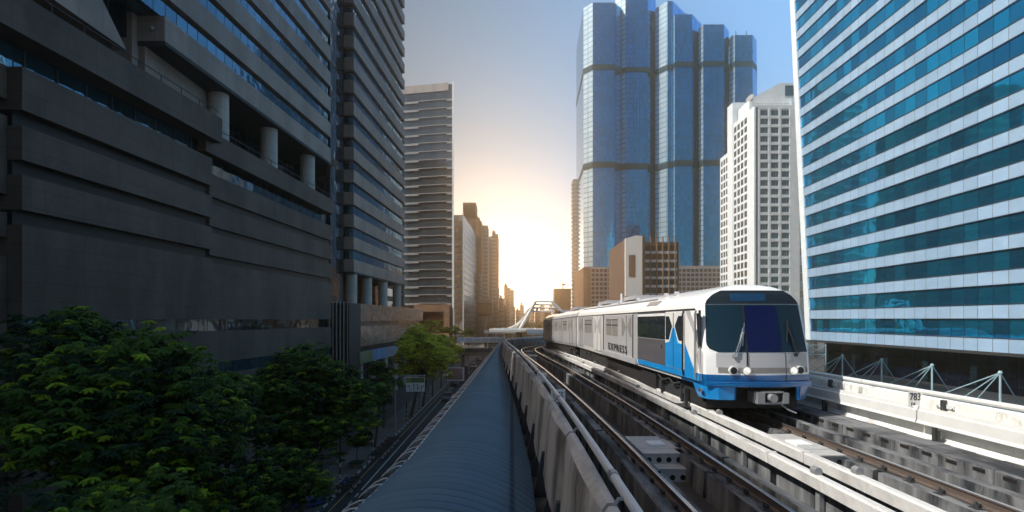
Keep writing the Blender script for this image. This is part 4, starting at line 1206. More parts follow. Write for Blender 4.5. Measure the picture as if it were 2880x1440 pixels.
def fpatch(name, mat, afun, bfun, z0, z1, off, nz=14, na=12, parent=None):
    mm = MB(); g_ = []
    for i in range(nz+1):
        z = z0+(z1-z0)*i/nz; a0, a1 = afun(z), bfun(z)
        g_.append([FP(a0+(a1-a0)*j/na, z, off) for j in range(na+1)])
    vs_ = [p for r_ in g_ for p in r_]; w_ = na+1
    mm.add(vs_, [(i*w_+j, i*w_+j+1, (i+1)*w_+j+1, (i+1)*w_+j) for i in range(nz) for j in range(na)], 0, True)
    # thickness back into the shell
    bk = [Vector(p)+Vector((F1.d.x, F1.d.y, 0))*(.03) for p in vs_]
    edge = [j for j in range(w_)]+[i*w_+na for i in range(1, nz+1)]+[nz*w_+j for j in range(na-1, -1, -1)]+[i*w_ for i in range(nz-1, 0, -1)]
    ev = [vs_[k] for k in edge]+[bk[k] for k in edge]; n = len(edge)
    mm.add(ev, [(k, (k+1) % n, n+(k+1) % n, n+k) for k in range(n)])
    return mm.build(name, mat, parent or cab)
def crn(z, z0, r_): return 0 if z > z0+r_ else r_*(1-math.sqrt(max(0, 1-((z0+r_-z)/r_)**2)))
fpatch('windshield', M['tr_wind'], lambda z: -tab(HW, z)+.03+crn(z, 1.87, .28), lambda z: tab(HW, z)-.05, 1.87, 3.15, .014)
fpatch('windshield_screen', M['tr_gblue'], lambda z: -.36+.04*(z-1.9), lambda z: .58-.10*(z-2.5)**2, 1.89, 3.12, .020)
fpatch('windshield_header', M['tr_glass'], lambda z: -tab(HW, z)+.02+crn(3.6-z+3.17, 3.17, .18), lambda z: tab(HW, z)-.03, 3.17, 3.55, .018, nz=8)
fpatch('destination_display', M['tr_band'], lambda z: -.66, lambda z: .30, 3.24, 3.46, .026, nz=3)
fpatch('windshield_seam', M['tr_seam'], lambda z: -.40+.03*(z-1.9), lambda z: -.365+.03*(z-1.9), 1.30, 3.15, .025, na=1)
fpatch('door_seam', M['tr_seam'], lambda z: .655, lambda z: .67, 1.0, 1.86, .010, na=1)
fpatch('grey_stripe', M['tr_stripe'], lambda z: -1.12, lambda z: tab(HW, z)-.06, 1.325, 1.465, .010, nz=2)
fpatch('lower_panel', M['tr_grey'], lambda z: -1.16, lambda z: tab(HW, z)-.06, 1.467, 1.85, .006, nz=3)
fpatch('hatch', M['tr_grey'], lambda z: .71, lambda z: .83, 1.64, 1.80, .012, nz=3)
fpatch('bumper', M['tr_navy'], lambda z: -tab(HW, z)-.03, lambda z: tab(HW, z)+.03, .955, 1.10, .085, nz=3)
for z in (.99, 1.03, 1.07):
    fpatch('bumper_rib', M['tr_blue'], lambda z_: -tab(HW, z_)-.04, lambda z_: tab(HW, z_)+.04, z-.008, z+.008, .10, nz=1)
for a, br in ((-.76, 0), (-.43, 1), (.87, 1), (1.08, 0)):
    c = Vector(FP(a, 1.39, .0)); dd = Vector((-F1.d.x, -F1.d.y, 0))
    m = MB(); m.cyl(c-dd*.05, c+dd*.06, .115, n=24); hl = m.build('headlight', M['chrome'] if br else M['tr_white'], cab)
    MB().cyl(c+dd*.061, c+dd*.068, .092, .08, n=24).build('lens', M['lamp_glass'] if br else M['tr_seam'], cab)
# wipers
for a0, z0_, a1, z1_ in ((-.72, 1.78, -.43, 2.52), (.98, 1.80, .80, 2.62)):
    w_ = MB(); w_.tube([FP(a0, z0_, .06), FP((a0+a1)/2, (z0_+z1_)/2, .08), FP(a1, z1_, .05)], .018, 6)
    w_.tube([FP(a0+.06, z0_+.02, .06), FP((a0+a1)/2+.05, (z0_+z1_)/2, .07), FP(a1+.02, z1_-.1, .05)], .012, 6)
    w_.tube([FP(a1-.06, z1_-.48, .035), FP(a1+.05, z1_+.12, .035)], .016, 6)
    w_.cyl(FP(a0-.02, z0_, .0), FP(a0-.02, z0_, .08), .045, n=10)
    w_.build('wiper', M['chrome'] if a0 < 0 else M['tr_seam'], cab)
# lower cowls and coupler
def bx(m, fr, u0, u1, a0, a1, z0, z1, mi=0):
    P = fr.P
    return m.hexa([P(u0,a0,z0),P(u0,a1,z0),P(u1,a1,z0),P(u1,a0,z0),P(u0,a0,z1),P(u0,a1,z1),P(u1,a1,z1),P(u1,a0,z1)], mi)
def cowl(a_in, a_out, sgn):
    m = MB(); P = F1.P
    top = [(a_in, .06), (sgn*1.15, .12), (sgn*1.40, .3), (sgn*1.46, .6), (sgn*1.46, 1.15)]
    bot = [(a_in, .10), (sgn*1.10, .15), (sgn*1.33, .33), (sgn*1.38, .6), (sgn*1.38, .95)]
    inn = .08
    ring_t = [P(u, a, .955) for a, u in top]+[P(u+inn, a-sgn*inn, .955) for a, u in top[::-1]]
    ring_b = [P(u, a, .60) for a, u in bot]+[P(u+inn, a-sgn*inn, .60) for a, u in bot[::-1]]
    m.sweep([ring_b, ring_t])
    return m.build('cowl', M['tr_blue'] if sgn < 0 else M['tr_navy'], cab)
cowl(-.72, -1.4, -1); cowl(1.05, 1.4, 1)
m = MB(); bx(m, F1, .5, .52, -1.475, -1.2, .80, .86); bx(m, F1, .42, .60, -1.50, -1.46, .79, .87); m.build('grab_step', M['chrome'], cab)
m = MB()
bx(m, F1, -.10, .5, -.18, .02, .52, .82); bx(m, F1, -.06, .5, .53, .68, .52, .80); bx(m, F1, -.05, 1, .0, .55, .5, .56); bx(m, F1, -.05, 1, .0, .55, .80, .84)
bx(m, F1, .05, 1, .02, .53, .56, .80, 1)
m.cyl(F1.P(-.22, .2, .68), F1.P(.2, .2, .68), .11, n=14); m.tube([F1.P(-.1, .45, .5), F1.P(-.15, .6, .38), F1.P(-.25, .78, .3)], .02, 6)
m.build('coupler', [M['greymetal'], M['black']], cab)
m = MB(); bx(m, F1, .7, 2.6, -1.25, 1.3, .3, .94); bx(m, F1, 5.5, 24.2, -1.3, 1.3, .25, .94); m.build('underframe', M['tr_under'], cab)
m = MB(); bx(m, F1, .35, .5, -.5, 1.25, .88, .95); m.build('front_beam', M['black'], cab)
def bogie(fr, u, par):
    m = MB(); P = fr.P
    bx(m, fr, u-1.5, u+1.5, -1.22, -1.05, .30, .62); bx(m, fr, u-1.5, u+1.5, 1.05, 1.22, .30, .62); bx(m, fr, u-.3, u+.3, -1.1, 1.1, .3, .9)
    for du in (-1.05, 1.05):
        for a in (-.74, .70):
            m.cyl(P(u+du, a-.06, .42), P(u+du, a+.06, .42), .42, n=20)
        m.cyl(P(u+du, -1.26, .42), P(u+du, -1.2, .42), .17, n=10); m.cyl(P(u+du, -1.15, .62), P(u+du, -1.15, .88), .12, n=8)
        bx(m, fr, u+du-.3, u+du-.22, -1.34, -1.2, .22, .75)
    m.tube([P(u-1.2, -1.3, .8), P(u-.6, -1.36, .7), P(u, -1.3, .82), P(u+.6, -1.36, .7), P(u+1.3, -1.3, .85)], .035, 6)
    m.cyl(P(u-1.5, -1.33, .56), P(u-1.5, -1.2, .56), .09, n=8)
    return m.build('bogie', M['darkmetal'], par)
bogie(F1, 3.9, cab); bogie(F1, 20.6, cab)
m = MB(); bx(m, F1, 1.9, 2.6, -1.50, -1.15, .12, .17); bx(m, F1, 2.0, 2.1, -1.4, -1.3, .17, .7); m.build('collector_shoe', M['darkmetal'], cab)
# side livery, grey diagonals, windows and doors of the leading car
def side(fr, name, mat, pts, par, o0=0.0, o1=.006):
    P = fr.P; m = MB()
    a = [P(u, -1.5-o1, z) for u, z in pts]; b = [P(u, -1.5+.02, z) for u, z in pts]
    n = len(pts)
    m.add(a+b, [tuple(range(n)), tuple(range(n, 2*n))[::-1]]+[(i, (i+1) % n, n+(i+1) % n, n+i) for i in range(n)])
    return m.build(name, mat, par)
def srect(fr, name, mat, u0, u1, z0, z1, par, o1=.006): return side(fr, name, mat, [(u0,z0),(u1,z0),(u1,z1),(u0,z1)], par, 0, o1)
srect(F1, 'blue_band', M['tr_blue'], .50, 7.3, 1.06, 1.24, cab, .010)
srect(F1, 'sill_step', M['tr_grey'], 7.45, 14.6, 1.0, 1.22, cab, .06)
side(F1, 'blue_panel', M['tr_blue'], [(.80,1.24),(1.72,1.24),(1.72,2.05)], cab, 0, .006)
side(F1, 'grey_diagonal', M['tr_grey'], [(.50,1.95),(.50,2.2),(1.25,3.0),(1.62,3.0),(1.5,2.85)], cab, 0, .007)  # light grey diagonal shapes on the white cab side
side(F1, 'grey_diagonal', M['tr_grey'], [(.48,1.3),(.48,2.0),(.75,1.75)], cab, 0, .007)
# cab side window and grab rails
side(F1, 'cab_window', M['tr_glass'], [(.46,2.0),(.50,2.0),(.58,3.0),(.46,3.0)], cab, 0, .012)
side(F1, 'cab_door_window', M['tr_glass'], [(.52,1.95),(.60,1.95),(.74,2.92),(.52,2.92)], cab, 0, .010)
for u in (.70, 1.74):
    m = MB(); m.tube([F1.P(u, -1.53, 1.1), F1.P(u, -1.56, 1.25), F1.P(u, -1.56, 2.9), F1.P(u, -1.53, 3.0)], .03, 8); m.build('grab_rail', M['tr_seam'] if u > 1 else M['greymetal'], cab)
m = MB(); m.tube([F1.P(.38, -1.5, 1.1), F1.P(.40, -1.5, 1.9)], .012, 5); m.build('grab_rail', M['greymetal'], cab)
d1 = srect(F1, 'door', M['tr_white'], 1.82, 3.62, 1.25, 2.98, cab, .018)
side(F1, 'blue_panel', M['tr_blue'], [(1.84,1.26),(3.60,1.26),(3.60,2.0),(3.15,2.05),(2.82,2.50),(2.66,2.50),(2.3,2.05),(1.84,2.0)], cab, 0, .024)
side(F1, 'door_window', M['tr_glass'], [(1.90,2.12),(2.22,2.12),(2.60,2.55),(2.25,2.86),(1.90,2.86)], cab, 0, .030)
side(F1, 'door_window', M['tr_glass'], [(3.54,2.12),(3.22,2.12),(2.88,2.55),(3.2,2.86),(3.54,2.86)], cab, 0, .030)
srect(F1, 'door_seam', M['tr_seam'], 2.735, 2.75, 1.26, 2.97, cab, .034)
srect(F1, 'door_jamb', M['tr_seam'], 3.62, 3.66, 1.2, 2.98, cab, .012)
srect(F1, 'grey_panel', M['tr_greyd'], 3.67, 7.3, 1.24, 2.08, cab, .006)
srect(F1, 'roof_strip', M['tr_greyd'], 3.67, 7.3, 2.98, 3.04, cab, .006)
srect(F1, 'side_window', M['tr_glass'], 3.68, 7.28, 2.10, 2.88, cab, .012)
for u in (4.6, 5.7): srect(F1, 'window_post', M['tr_seam'], u, u+.05, 2.10, 2.88, cab, .015)
srect(F1, 'service_hatch', M['tr_seam'], 4.0, 4.13, 1.78, 1.92, cab, .012)
srect(F1, 'pillar', M['tr_grey'], 7.32, 7.95, 1.24, 3.0, cab, .02)
srect(F1, 'door_pocket', M['tr_seam'], 7.95, 8.08, 1.1, 3.02, cab, .008)
m = MB(); P = F1.P
m.add([P(5.0,-1.385,3.27),P(6.5,-1.385,3.27),P(6.5,-1.24,3.42),P(5.0,-1.24,3.42),P(5.0,-1.34,3.22),P(6.5,-1.34,3.22),P(6.5,-1.18,3.38),P(5.0,-1.18,3.38)],
      [(0,1,2,3),(7,6,5,4),(0,4,5,1),(1,5,6,2),(2,6,7,3),(3,7,4,0)]); m.build('vent', M['tr_stripe'], cab)
def xdoor(fr, u0, u1, par, mat='tr_grey', gm='tr_stripe'):
    srect(fr, 'door', M[mat], u0, u1, 1.12, 2.98, par, .022); c = (u0+u1)/2; w_ = (u1-u0)/2
    for s in (-1, 1):
        side(fr, 'door_window', M[gm], [(c+s*w_*.88,2.05),(c+s*w_*.62,2.05),(c+s*w_*.12,2.45),(c+s*w_*.62,2.86),(c+s*w_*.88,2.86)], par, 0, .030)
    srect(fr, 'door_seam', M['tr_seam'], c-.012, c+.012, 1.12, 2.98, par, .034)
    srect(fr, 'door_jamb', M['tr_seam'], u0-.06, u0-.002, 1.1, 2.98, par, .012); srect(fr, 'door_jamb', M['tr_seam'], u1+.002, u1+.06, 1.1, 2.98, par, .012)
def wpanel(fr, u0, u1, par, mat='tr_grey', gm='tr_stripe'):
    srect(fr, 'panel', M[mat], u0, u1, 1.2, 2.98, par, .008); L = u1-u0
    for a, b in ((.16, .48), (.52, .84)):
        wn = srect(fr, 'side_window', M[gm], u0+L*a, u0+L*b, 2.02, 2.80, par, .016)
        srect(fr, 'window_transom', M['tr_seam'], u0+L*a, u0+L*b, 2.50, 2.55, par, .020)
        srect(fr, 'window_transom', M['tr_seam'], u0+L*a, u0+L*b, 2.76, 2.80, par, .020)
xdoor(F1, 8.15, 10.2, cab); wpanel(F1, 10.35, 14.3, cab)
srect(F1, 'door_pocket', M['tr_seam'], 14.4, 14.62, 1.1, 3.02, cab, .012)
xdoor(F1, 15.2, 17.2, cab, 'tr_white', 'tr_grey'); wpanel(F1, 17.5, 21.2, cab); xdoor(F1, 21.5, 23.4, cab)
srect(F1, 'rain_gutter', M['tr_seam'], .9, 24.3, 3.035, 3.06, cab, .02)
MB().tube([F1.P(6.0, -1.1, 3.50), F1.P(9, -1.1, 3.50), F1.P(24, -1.1, 3.5)], .035, 6).build('roof_rail', M['greymetal'], cab)
for u in (4.2, 5.4, 9.5, 13.0, 19):
    m = MB(); m.prism([F1.P(u, -.95, 3.56), F1.P(u+.5, -.95, 3.56), F1.P(u+.25, -.95, 3.72)], tuple((Vector(F1.P(u, -.80, 3.60))-Vector(F1.P(u, -.95, 3.6))))); m.build('roof_lug', M['tr_grey'], cab)
for ua, ub in ((11, 14), (17.5, 20.5)): bx(MB(), F1, ua, ub, -.7, .7, 3.72, 3.90).build('roof_unit', M['tr_grey'], cab)
m = MB(); m.cyl(F1.P(13.4, -.8, 3.6), F1.P(13.4, -.8, 4.1), .05, n=6); m.build('antenna', M['tr_white'], cab)
ang = math.atan2(F1.d.y, F1.d.x)+math.pi
tx = text_obj('EXPRESS', .45, F1.P(11.0, -1.545, 1.48), M['signblack'], cab, rotz=ang+math.pi/2*0, ext=.003, sx=1.95, name='lettering', space=1.3)

# second and third cars
def midcar(fr, ang0=0):
    o = carriage_shell(fr, 0).build('carriage', M['tr_grey'], tn)
    L = fr.L; n = 4
    for k in range(n):
        u = L*(k+.5)/n
        xdoor(fr, u-.95, u+.95, o)
        if k < n-1: wpanel(fr, u+1.15, u+L/n-1.15, o)
    srect(fr, 'rain_gutter', M['tr_seam'], .2, L-.2, 3.035, 3.06, o, .02)
    m = MB(); bx(m, fr, 3, L-3, -1.3, 1.3, .25, .94); m.build('underframe', M['tr_under'], o)
    bogie(fr, 2.5, o); bogie(fr, L-2.5, o)
    for ua, ub in ((4, 7.5), (L-8, L-4)): bx(MB(), fr, ua, ub, -.7, .7, 3.72, 3.90).build('roof_unit', M['tr_grey'], o)
    return o
F2 = Frame((5.97, 39.95), (4.80, 60.2), -.11, -.45)
midcar(F2)
e0 = TP(80, 6.63, 0)
F3 = Frame((4.85, 60.8), (e0[0]+.2, e0[1]), -.46, -.9)
midcar(F3)
for fa, fb_ in ((F1, F2), (F2, F3)):
    m = MB(); q = [(-1.25,1.0),(-1.25,3.1),(-.9,3.45),(.9,3.45),(1.25,3.1),(1.25,1.0)]
    m.sweep([[fa.P(fa.L, a, z) for a, z in q], [fb_.P(0, a, z) for a, z in q]]); m.build('gangway', M['tr_seam'], tn)

# ------------------------------------------------------------------ trees
def frond(rng, L, wd, dens=5):
    """one drooping feathered leaf, as a flat toothed polygon pair folded on its midrib, along +x"""
    pts = []
    for s in (1, -1):
        e = [(0, 0, 0)]
        for k in range(1, dens+1):
            u = k/dens
            wv = wd*math.sin(math.pi*min(1, u*.92+.05))**.7
            e.append((L*(u-.11), s*wv*.55, -L*.28*u*u-.02)); e.append((L*(u-.02), s*wv, -L*.28*u*u-.05-wv*.25))
        e.append((L*1.03, 0, -L*.3)); e.append((L*.5, 0, -L*.06))
        pts.append(e)
    return pts
def crown(mbs, rng, c, rad, ncl, size, dens=5, flat=.75, youngp=.12, nl=None, lobes=None, skip=None):
    c = Vector(c); rx, ry, rz = rad
    nl = nl or max(8, ncl//45)
    L = []
    for i in range(nl):
        while True:
            p = Vector((rng.uniform(-1, 1), rng.uniform(-1, 1), rng.uniform(-1, 1)))
            if .25 < p.length < 1: break
        p *= .80/max(.55, p.length)*rng.uniform(.6, 1.0)
        L.append((c+Vector((p.x*rx, p.y*ry, p.z*rz)), rng.uniform(.24, .42)*min(rx, ry), rng.random()))
    for i in range(ncl):
        lc, lr, tone = L[rng.randrange(nl)]
        th = rng.uniform(0, 2*math.pi); zz = rng.uniform(-.35, 1)
        d = Vector((math.cos(th)*math.sqrt(max(0, 1-zz*zz)), math.sin(th)*math.sqrt(max(0, 1-zz*zz)), zz*flat))
        p = lc+d*lr*rng.uniform(.75, 1.15)
        if skip and skip(p): continue
        r_ = rng.random()
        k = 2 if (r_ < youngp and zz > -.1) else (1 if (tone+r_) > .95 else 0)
        sz = size*rng.uniform(.7, 1.25)
        nf = rng.choice((6, 7, 8)); tilt = Matrix.Rotation(rng.uniform(-.35, .35), 3, 'X') @ Matrix.Rotation(rng.uniform(-.35, .35), 3, 'Y')
        a0 = rng.uniform(0, 6.28)
        for f in range(nf):
            a = a0+2*math.pi*f/nf+rng.uniform(-.2, .2)
            rot = tilt @ Matrix.Rotation(a, 3, 'Z') @ Matrix.Rotation(rng.uniform(-.15, .4), 3, 'Y')
            for e in frond(rng, sz*rng.uniform(.8, 1.15), sz*.24, dens):
                mbs[k].add([p+rot @ Vector(q) for q in e], [tuple(range(len(e)))])
    return L
def tree(label, base, trunk_h, c, rad, ncl, size, seed, mats=('leafdark', 'leafmid', 'leafyoung'), youngp=.12, dens=5, group=None, name='street_tree', tr=.22, flat=.75):
    rng = random.Random(seed)
    t = thing(name, label, 'tree', base, group)
    mbs = [MB(), MB(), MB()]
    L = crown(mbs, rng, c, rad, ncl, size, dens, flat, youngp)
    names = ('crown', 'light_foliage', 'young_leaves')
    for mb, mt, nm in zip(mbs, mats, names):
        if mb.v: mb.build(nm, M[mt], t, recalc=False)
    b = Vector(base); top = Vector((c[0], c[1], c[2]-rad[2]*.35))
    mid = b.lerp(top, .5)+Vector((rng.uniform(-.3, .3), rng.uniform(-.3, .3), 0))
    MB().tube([b, b.lerp(mid, .5)+Vector((rng.uniform(-.1, .1), 0, 0)), mid, top], tr, 9, r1=tr*.45).build('trunk', M['bark'], t)
    for lc, lr, _ in L[:26]:
        s = mid.lerp(top, rng.uniform(.2, 1))
        MB().tube([s, s.lerp(lc, .5)+Vector((0, 0, .25)), lc], tr*.32, 6, r1=tr*.08).build('limb', M['bark'], t)
    return t
tree('big broad dark green tree filling the lower left, nearest the camera', (-15.4, 21.5, 0), 6, (-14.6, 21.8, H(-3.9)), (4.1, 4.3, 4.0), 3371, 0.29, 3, youngp=.13, dens=6, tr=.3)
tree('wide dark tree cut off by the left edge, its top reaching the first podium bands', (-19.5, 24.5, 0), 6, (-18.6, 24.6, H(-3.1)), (4.4, 4.2, 3.9), 2808, 0.29, 4, youngp=.11, dens=6, tr=.3)
tree('low leafy tree in the bottom left corner under the bigger crowns', (-12.4, 14.6, 0), 5, (-11.3, 15.0, H(-7.1)), (3.7, 3.3, 3.2), 2022, 0.24, 5, youngp=.2, dens=6, tr=.25)
tree('bushy tree with bright young leaves between the big crown and the side road', (-17.2, 29.5, 0), 5, (-16.2, 29.8, H(-5.6)), (3.7, 3.5, 3.2), 2022, 0.29, 6, youngp=.15, dens=5, tr=.25)
tree('dense dark tree with a pointed top, in front of the podium right section', (-14.9, 39.5, 0), 6, (-14.2, 39.6, H(-6.1)), (4.7, 4.2, 4.5), 4235, 0.30, 8, youngp=.13, dens=5, tr=.28)
tree('low spreading tree filling the space between the big crown and the pointed tree', (-14.2, 30.5, 0), 4, (-12.9, 31.0, H(-9.3)), (3.0, 2.8, 2.6), 1393, 0.26, 21, youngp=.2, dens=5, tr=.2)
tree('dark low tree at the bottom edge of the view beside the side road', (-15.5, 25.5, 0), 4, (-13.6, 25.2, H(-8.6)), (3.3, 2.6, 2.6), 1393, 0.26, 22, youngp=.2, dens=5, tr=.2)
tree('small lighter tree leaning over the pavement before the gantry sign', (-15.9, 66, 0), 4, (-15.2, 66, H(-8.2)), (2.5, 2.3, 2.0), 420, .5, 9, dens=3, youngp=.1, tr=.16)
tree('young thin tree standing in a square planter on the pavement', (-15.6, 57.5, .2), 2, (-15.4, 57.5, H(-11.9)), (1.6, 1.5, .9), 130, .45, 10, dens=3, youngp=.05, tr=.06)
MB_ = MB().box(-16.5, -14.95, 56.7, 58.3, .15, .5); pl_ = MB_.build('planter', M['ledge']); tag(pl_, 'square stone planter round the young thin tree', 'planter')
MB().box(-16.35, -15.1, 56.85, 58.15, .5, .62).build('soil', M['leafdark'], pl_)
tree('large olive tree glowing in warm haze beside the avenue', (-15.4, 86, 0), 5, (-13.2, 87, H(-5.2)), (6.3, 5.0, 5.3), 1650, 0.46, 12, ('leafwarm', 'leafgold', 'leafyoung'), .16, 3, tr=.3)
tree('olive avenue tree just behind the large glowing one', (-15.2, 97, 0), 5, (-14.4, 98, H(-5.0)), (4.3, 4.3, 3.8), 1050, 0.50, 13, ('leafwarm', 'leafgold', 'leafyoung'), .1, 3, tr=.25)
tree('thin avenue tree in front of the shop fascia', (-17.6, 78, 0), 5, (-17.3, 78, H(-7.6)), (2.6, 2.4, 3.0), 420, .55, 14, ('leafdark', 'leafmid', 'leafyoung'), .08, 3, tr=.2)
random.seed(5)
for i, (x, y, r_, lb_) in enumerate([(-15.4, 110, 3.4, 'third olive avenue tree in the row along the kerb'), (-15.3, 123, 3.2, 'small olive tree beside the white advertising panel'), (-15, 137, 3, 'hazy olive tree short of the footbridge'), (-19, 150, 3.4, 'tree under the end of the footbridge'), (-20, 190, 4.5, 'round hazy tree beyond the footbridge'), (-16, 205, 3.5, 'faint tree beyond the station roof')]):
    tree(lb_, (x, y, 0), 4, (x+.4, y, 7.2 if i < 4 else 9), (r_, r_, r_*.8), 300, .7, 30+i, ('leafwarm', 'leafgold', 'leafyoung'), .1, 2, tr=.2)

# ------------------------------------------------------------------ street furniture
gs = thing('gantry_sign', 'green and white lane direction sign hung from a curved grey pole over the kerb', 'road sign', (-15.3, 74.5, 0))
MB().tube([(-15.3, 74.5, 0), (-15.3, 74.5, 6.0), (-15.2, 74.5, 7.0), (-14.7, 74.5, 7.5), (-14.0, 74.5, 7.62), (-11.3, 74.5, 7.62)], .09, 10).build('pole', M['greymetal'], gs)
MB().box(-13.85, -11.4, 74.32, 74.4, 5.55, 7.42).build('panel', M['signwhite'], gs)
MB().box(-13.80, -11.45, 74.30, 74.319, 6.72, 7.37).build('green_header', M['signgreen'], gs)
m = MB(); cx_, cz_, rr = -13.45, 7.04, .27
m.prism([(cx_-rr, 74.28, cz_), (cx_, 74.28, cz_-rr), (cx_+rr, 74.28, cz_), (cx_, 74.28, cz_+rr)], (0, .018, 0)); m.build('yellow_diamond', M['signyellow'], gs)
m = MB(); m.box(cx_-.13, cx_+.13, 74.262, 74.278, cz_-.03, cz_+.03); m.box(cx_-.03, cx_+.03, 74.265, 74.279, cz_-.14, cz_+.14); m.build('crossroads_mark', M['signblack'], gs)
def arrow(x, turn):
    m = MB(); y0, y1 = 74.29, 74.318
    m.box(x-.035, x+.035, y0, y1, 5.68, 6.25 if turn else 6.40)
    if turn in (-1, 1):
        m.box(min(x, x+turn*.2), max(x, x+turn*.2), y0+.002, y1, 6.25, 6.32)
        m.prism([(x+turn*.18, y0, 6.16), (x+turn*.36, y0, 6.285), (x+turn*.18, y0, 6.41)], (0, .026, 0))
    if turn in (0, 2):
        if turn == 2:
            m.box(x, x+.16, y0+.002, y1, 6.0, 6.06); m.prism([(x+.15, y0, 5.93), (x+.3, y0, 6.03), (x+.15, y0, 6.13)], (0, .026, 0)); m.box(x-.034, x+.034, y0+.001, y1, 6.25, 6.40)
        m.prism([(x-.12, y0, 6.38), (x+.12, y0, 6.38), (x, y0, 6.58)], (0, .026, 0))
    m.build('lane_arrow', M['signblack'], gs)
arrow(-13.35, -1); arrow(-12.83, 0); arrow(-12.36, 2); arrow(-11.85, 1)
m = MB()
for x in (-13.1, -12.6, -12.1):
    for k in range(4): m.box(x-.012, x+.012, 74.30, 74.318, 5.7+k*.22, 5.82+k*.22)
for k, x in enumerate((-13.1, -12.6, -12.1)):
    mm = MB()
    for q in range(4): mm.box(x-.012, x+.012, 74.30, 74.318, 5.7+q*.22, 5.82+q*.22)
    mm.build('lane_dashes', M['signblack'], gs)

def striped(x, y, h, label, grp='black and white banded kerb posts'):
    o = thing('bollard_post', label, 'bollard', (x, y, .15), grp)
    n = 9; MB().cyl((x, y, .15), (x, y, .15+h), .085, n=10).build('shaft', M['black'], o)
    for k in (1, 3, 5):
        MB().cyl((x, y, .15+h*k/n), (x, y, .15+h*(k+.7)/n), .095, n=10).build('white_band', M['kerbwhite'], o)
    MB().cyl((x, y, .15+h), (x, y, .2+h), .11, .04, n=10).build('cap', M['darkmetal'], o)
for x, y, h, lb_ in ((-15.9, 47.5, 3.2, 'tall banded post nearest the side road'), (-15.5, 51.3, 4.6, 'tallest banded post beside the planter'), (-15.4, 62.5, 4.2, 'banded post behind the young tree'),
                     (-14.9-.5, 83, 2.8, 'banded post beyond the gantry sign'), (-15.3, 94, 2.6, 'banded post at the foot of the glowing tree'), (-15.3, 104, 2.5, 'farthest banded post along the kerb')):
    striped(x, y, h, lb_)
def motorbike(label, x, y, rz, col, first=[None]):
    root = thing('motorbike', label, 'motorbike', (0, 0, 0), 'motorbikes parked at the kerb')
    for yy in (-.62, .62):
        m = MB(); m.tube([(0, yy+.24*math.cos(a), .3+.24*math.sin(a)) for a in [i*math.pi/7 for i in range(15)]], .055, 7); m.build('wheel', M['black'], root)
        MB().cyl((-.04, yy, .3), (.04, yy, .3), .19, n=12).build('hub', M['greymetal'], root)
    m = MB(); m.tube([(0, -.62, .3), (0, -.45, .55), (0, -.1, .42), (0, .25, .5), (0, .45, .62)], .08, 8); m.hexa([(-.13,-.25,.3),(.13,-.25,.3),(.13,.2,.3),(-.13,.2,.3),(-.1,-.2,.62),(.1,-.2,.62),(.1,.15,.6),(-.1,.15,.6)]); m.build('engine', M['darkmetal'], root)
    m = MB(); m.sweep([[(-.12,y_,z_-.08),(.12,y_,z_-.08),(.14,y_,z_),(.08,y_,z_+.07),(-.08,y_,z_+.07),(-.14,y_,z_)] for y_, z_ in ((-.75,.78),(-.4,.76),(0,.72),(.1,.70))]); m.build('seat', M['black'], root)
    m = MB(); m.sweep([[(-w_,y_,z_-.1),(w_,y_,z_-.1),(w_*.8,y_,z_+.08),(-w_*.8,y_,z_+.08)] for y_, z_, w_ in ((.1,.62,.09),(.3,.72,.15),(.5,.75,.13),(.62,.72,.07))]); m.build('fairing', col, root)
    m = MB(); m.tube([(0, .62, .3), (0, .5, .7), (0, .42, .95)], .035, 7); m.tube([(-.36, .3, 1.0), (-.15, .42, .97), (.15, .42, .97), (.36, .3, 1.0)], .02, 6); m.build('handlebar', M['greymetal'], root)
    m = MB(); m.cyl((0, .55, .85), (0, .66, .84), .09, n=12); m.build('headlight', M['chrome'], root)
    root.location = (x, y, .0); root.rotation_euler = (0, R(7), rz)
    return root
c_blue = plain('bike_blue', (.02,.05,.2), .3); c_red = plain('bike_red', (.15,.01,.01), .3); c_blk = plain('bike_black', (.02,.02,.02), .3)
for i, (y, cc, lb_) in enumerate([(48.7, c_blk, 'black motorbike parked nearest the side road'), (50.0, c_blue, 'dark blue motorbike second from the side road'), (51.3, c_blue, 'blue motorbike in front of the planter'),
        (60.6, c_blk, 'black motorbike just past the planter'), (62.0, c_blk, 'black motorbike second past the planter'), (63.6, c_red, 'dark red motorbike in the middle of the longer row'), (65.4, c_blk, 'black motorbike in front of the small leaning tree'), (67.2, c_red, 'dark red motorbike at the far end of the row'), (68.8, c_blk, 'black motorbike farthest along, before the gantry pole')]):
    motorbike(lb_, -14.45, y, R(100+(i*17) % 25), cc)
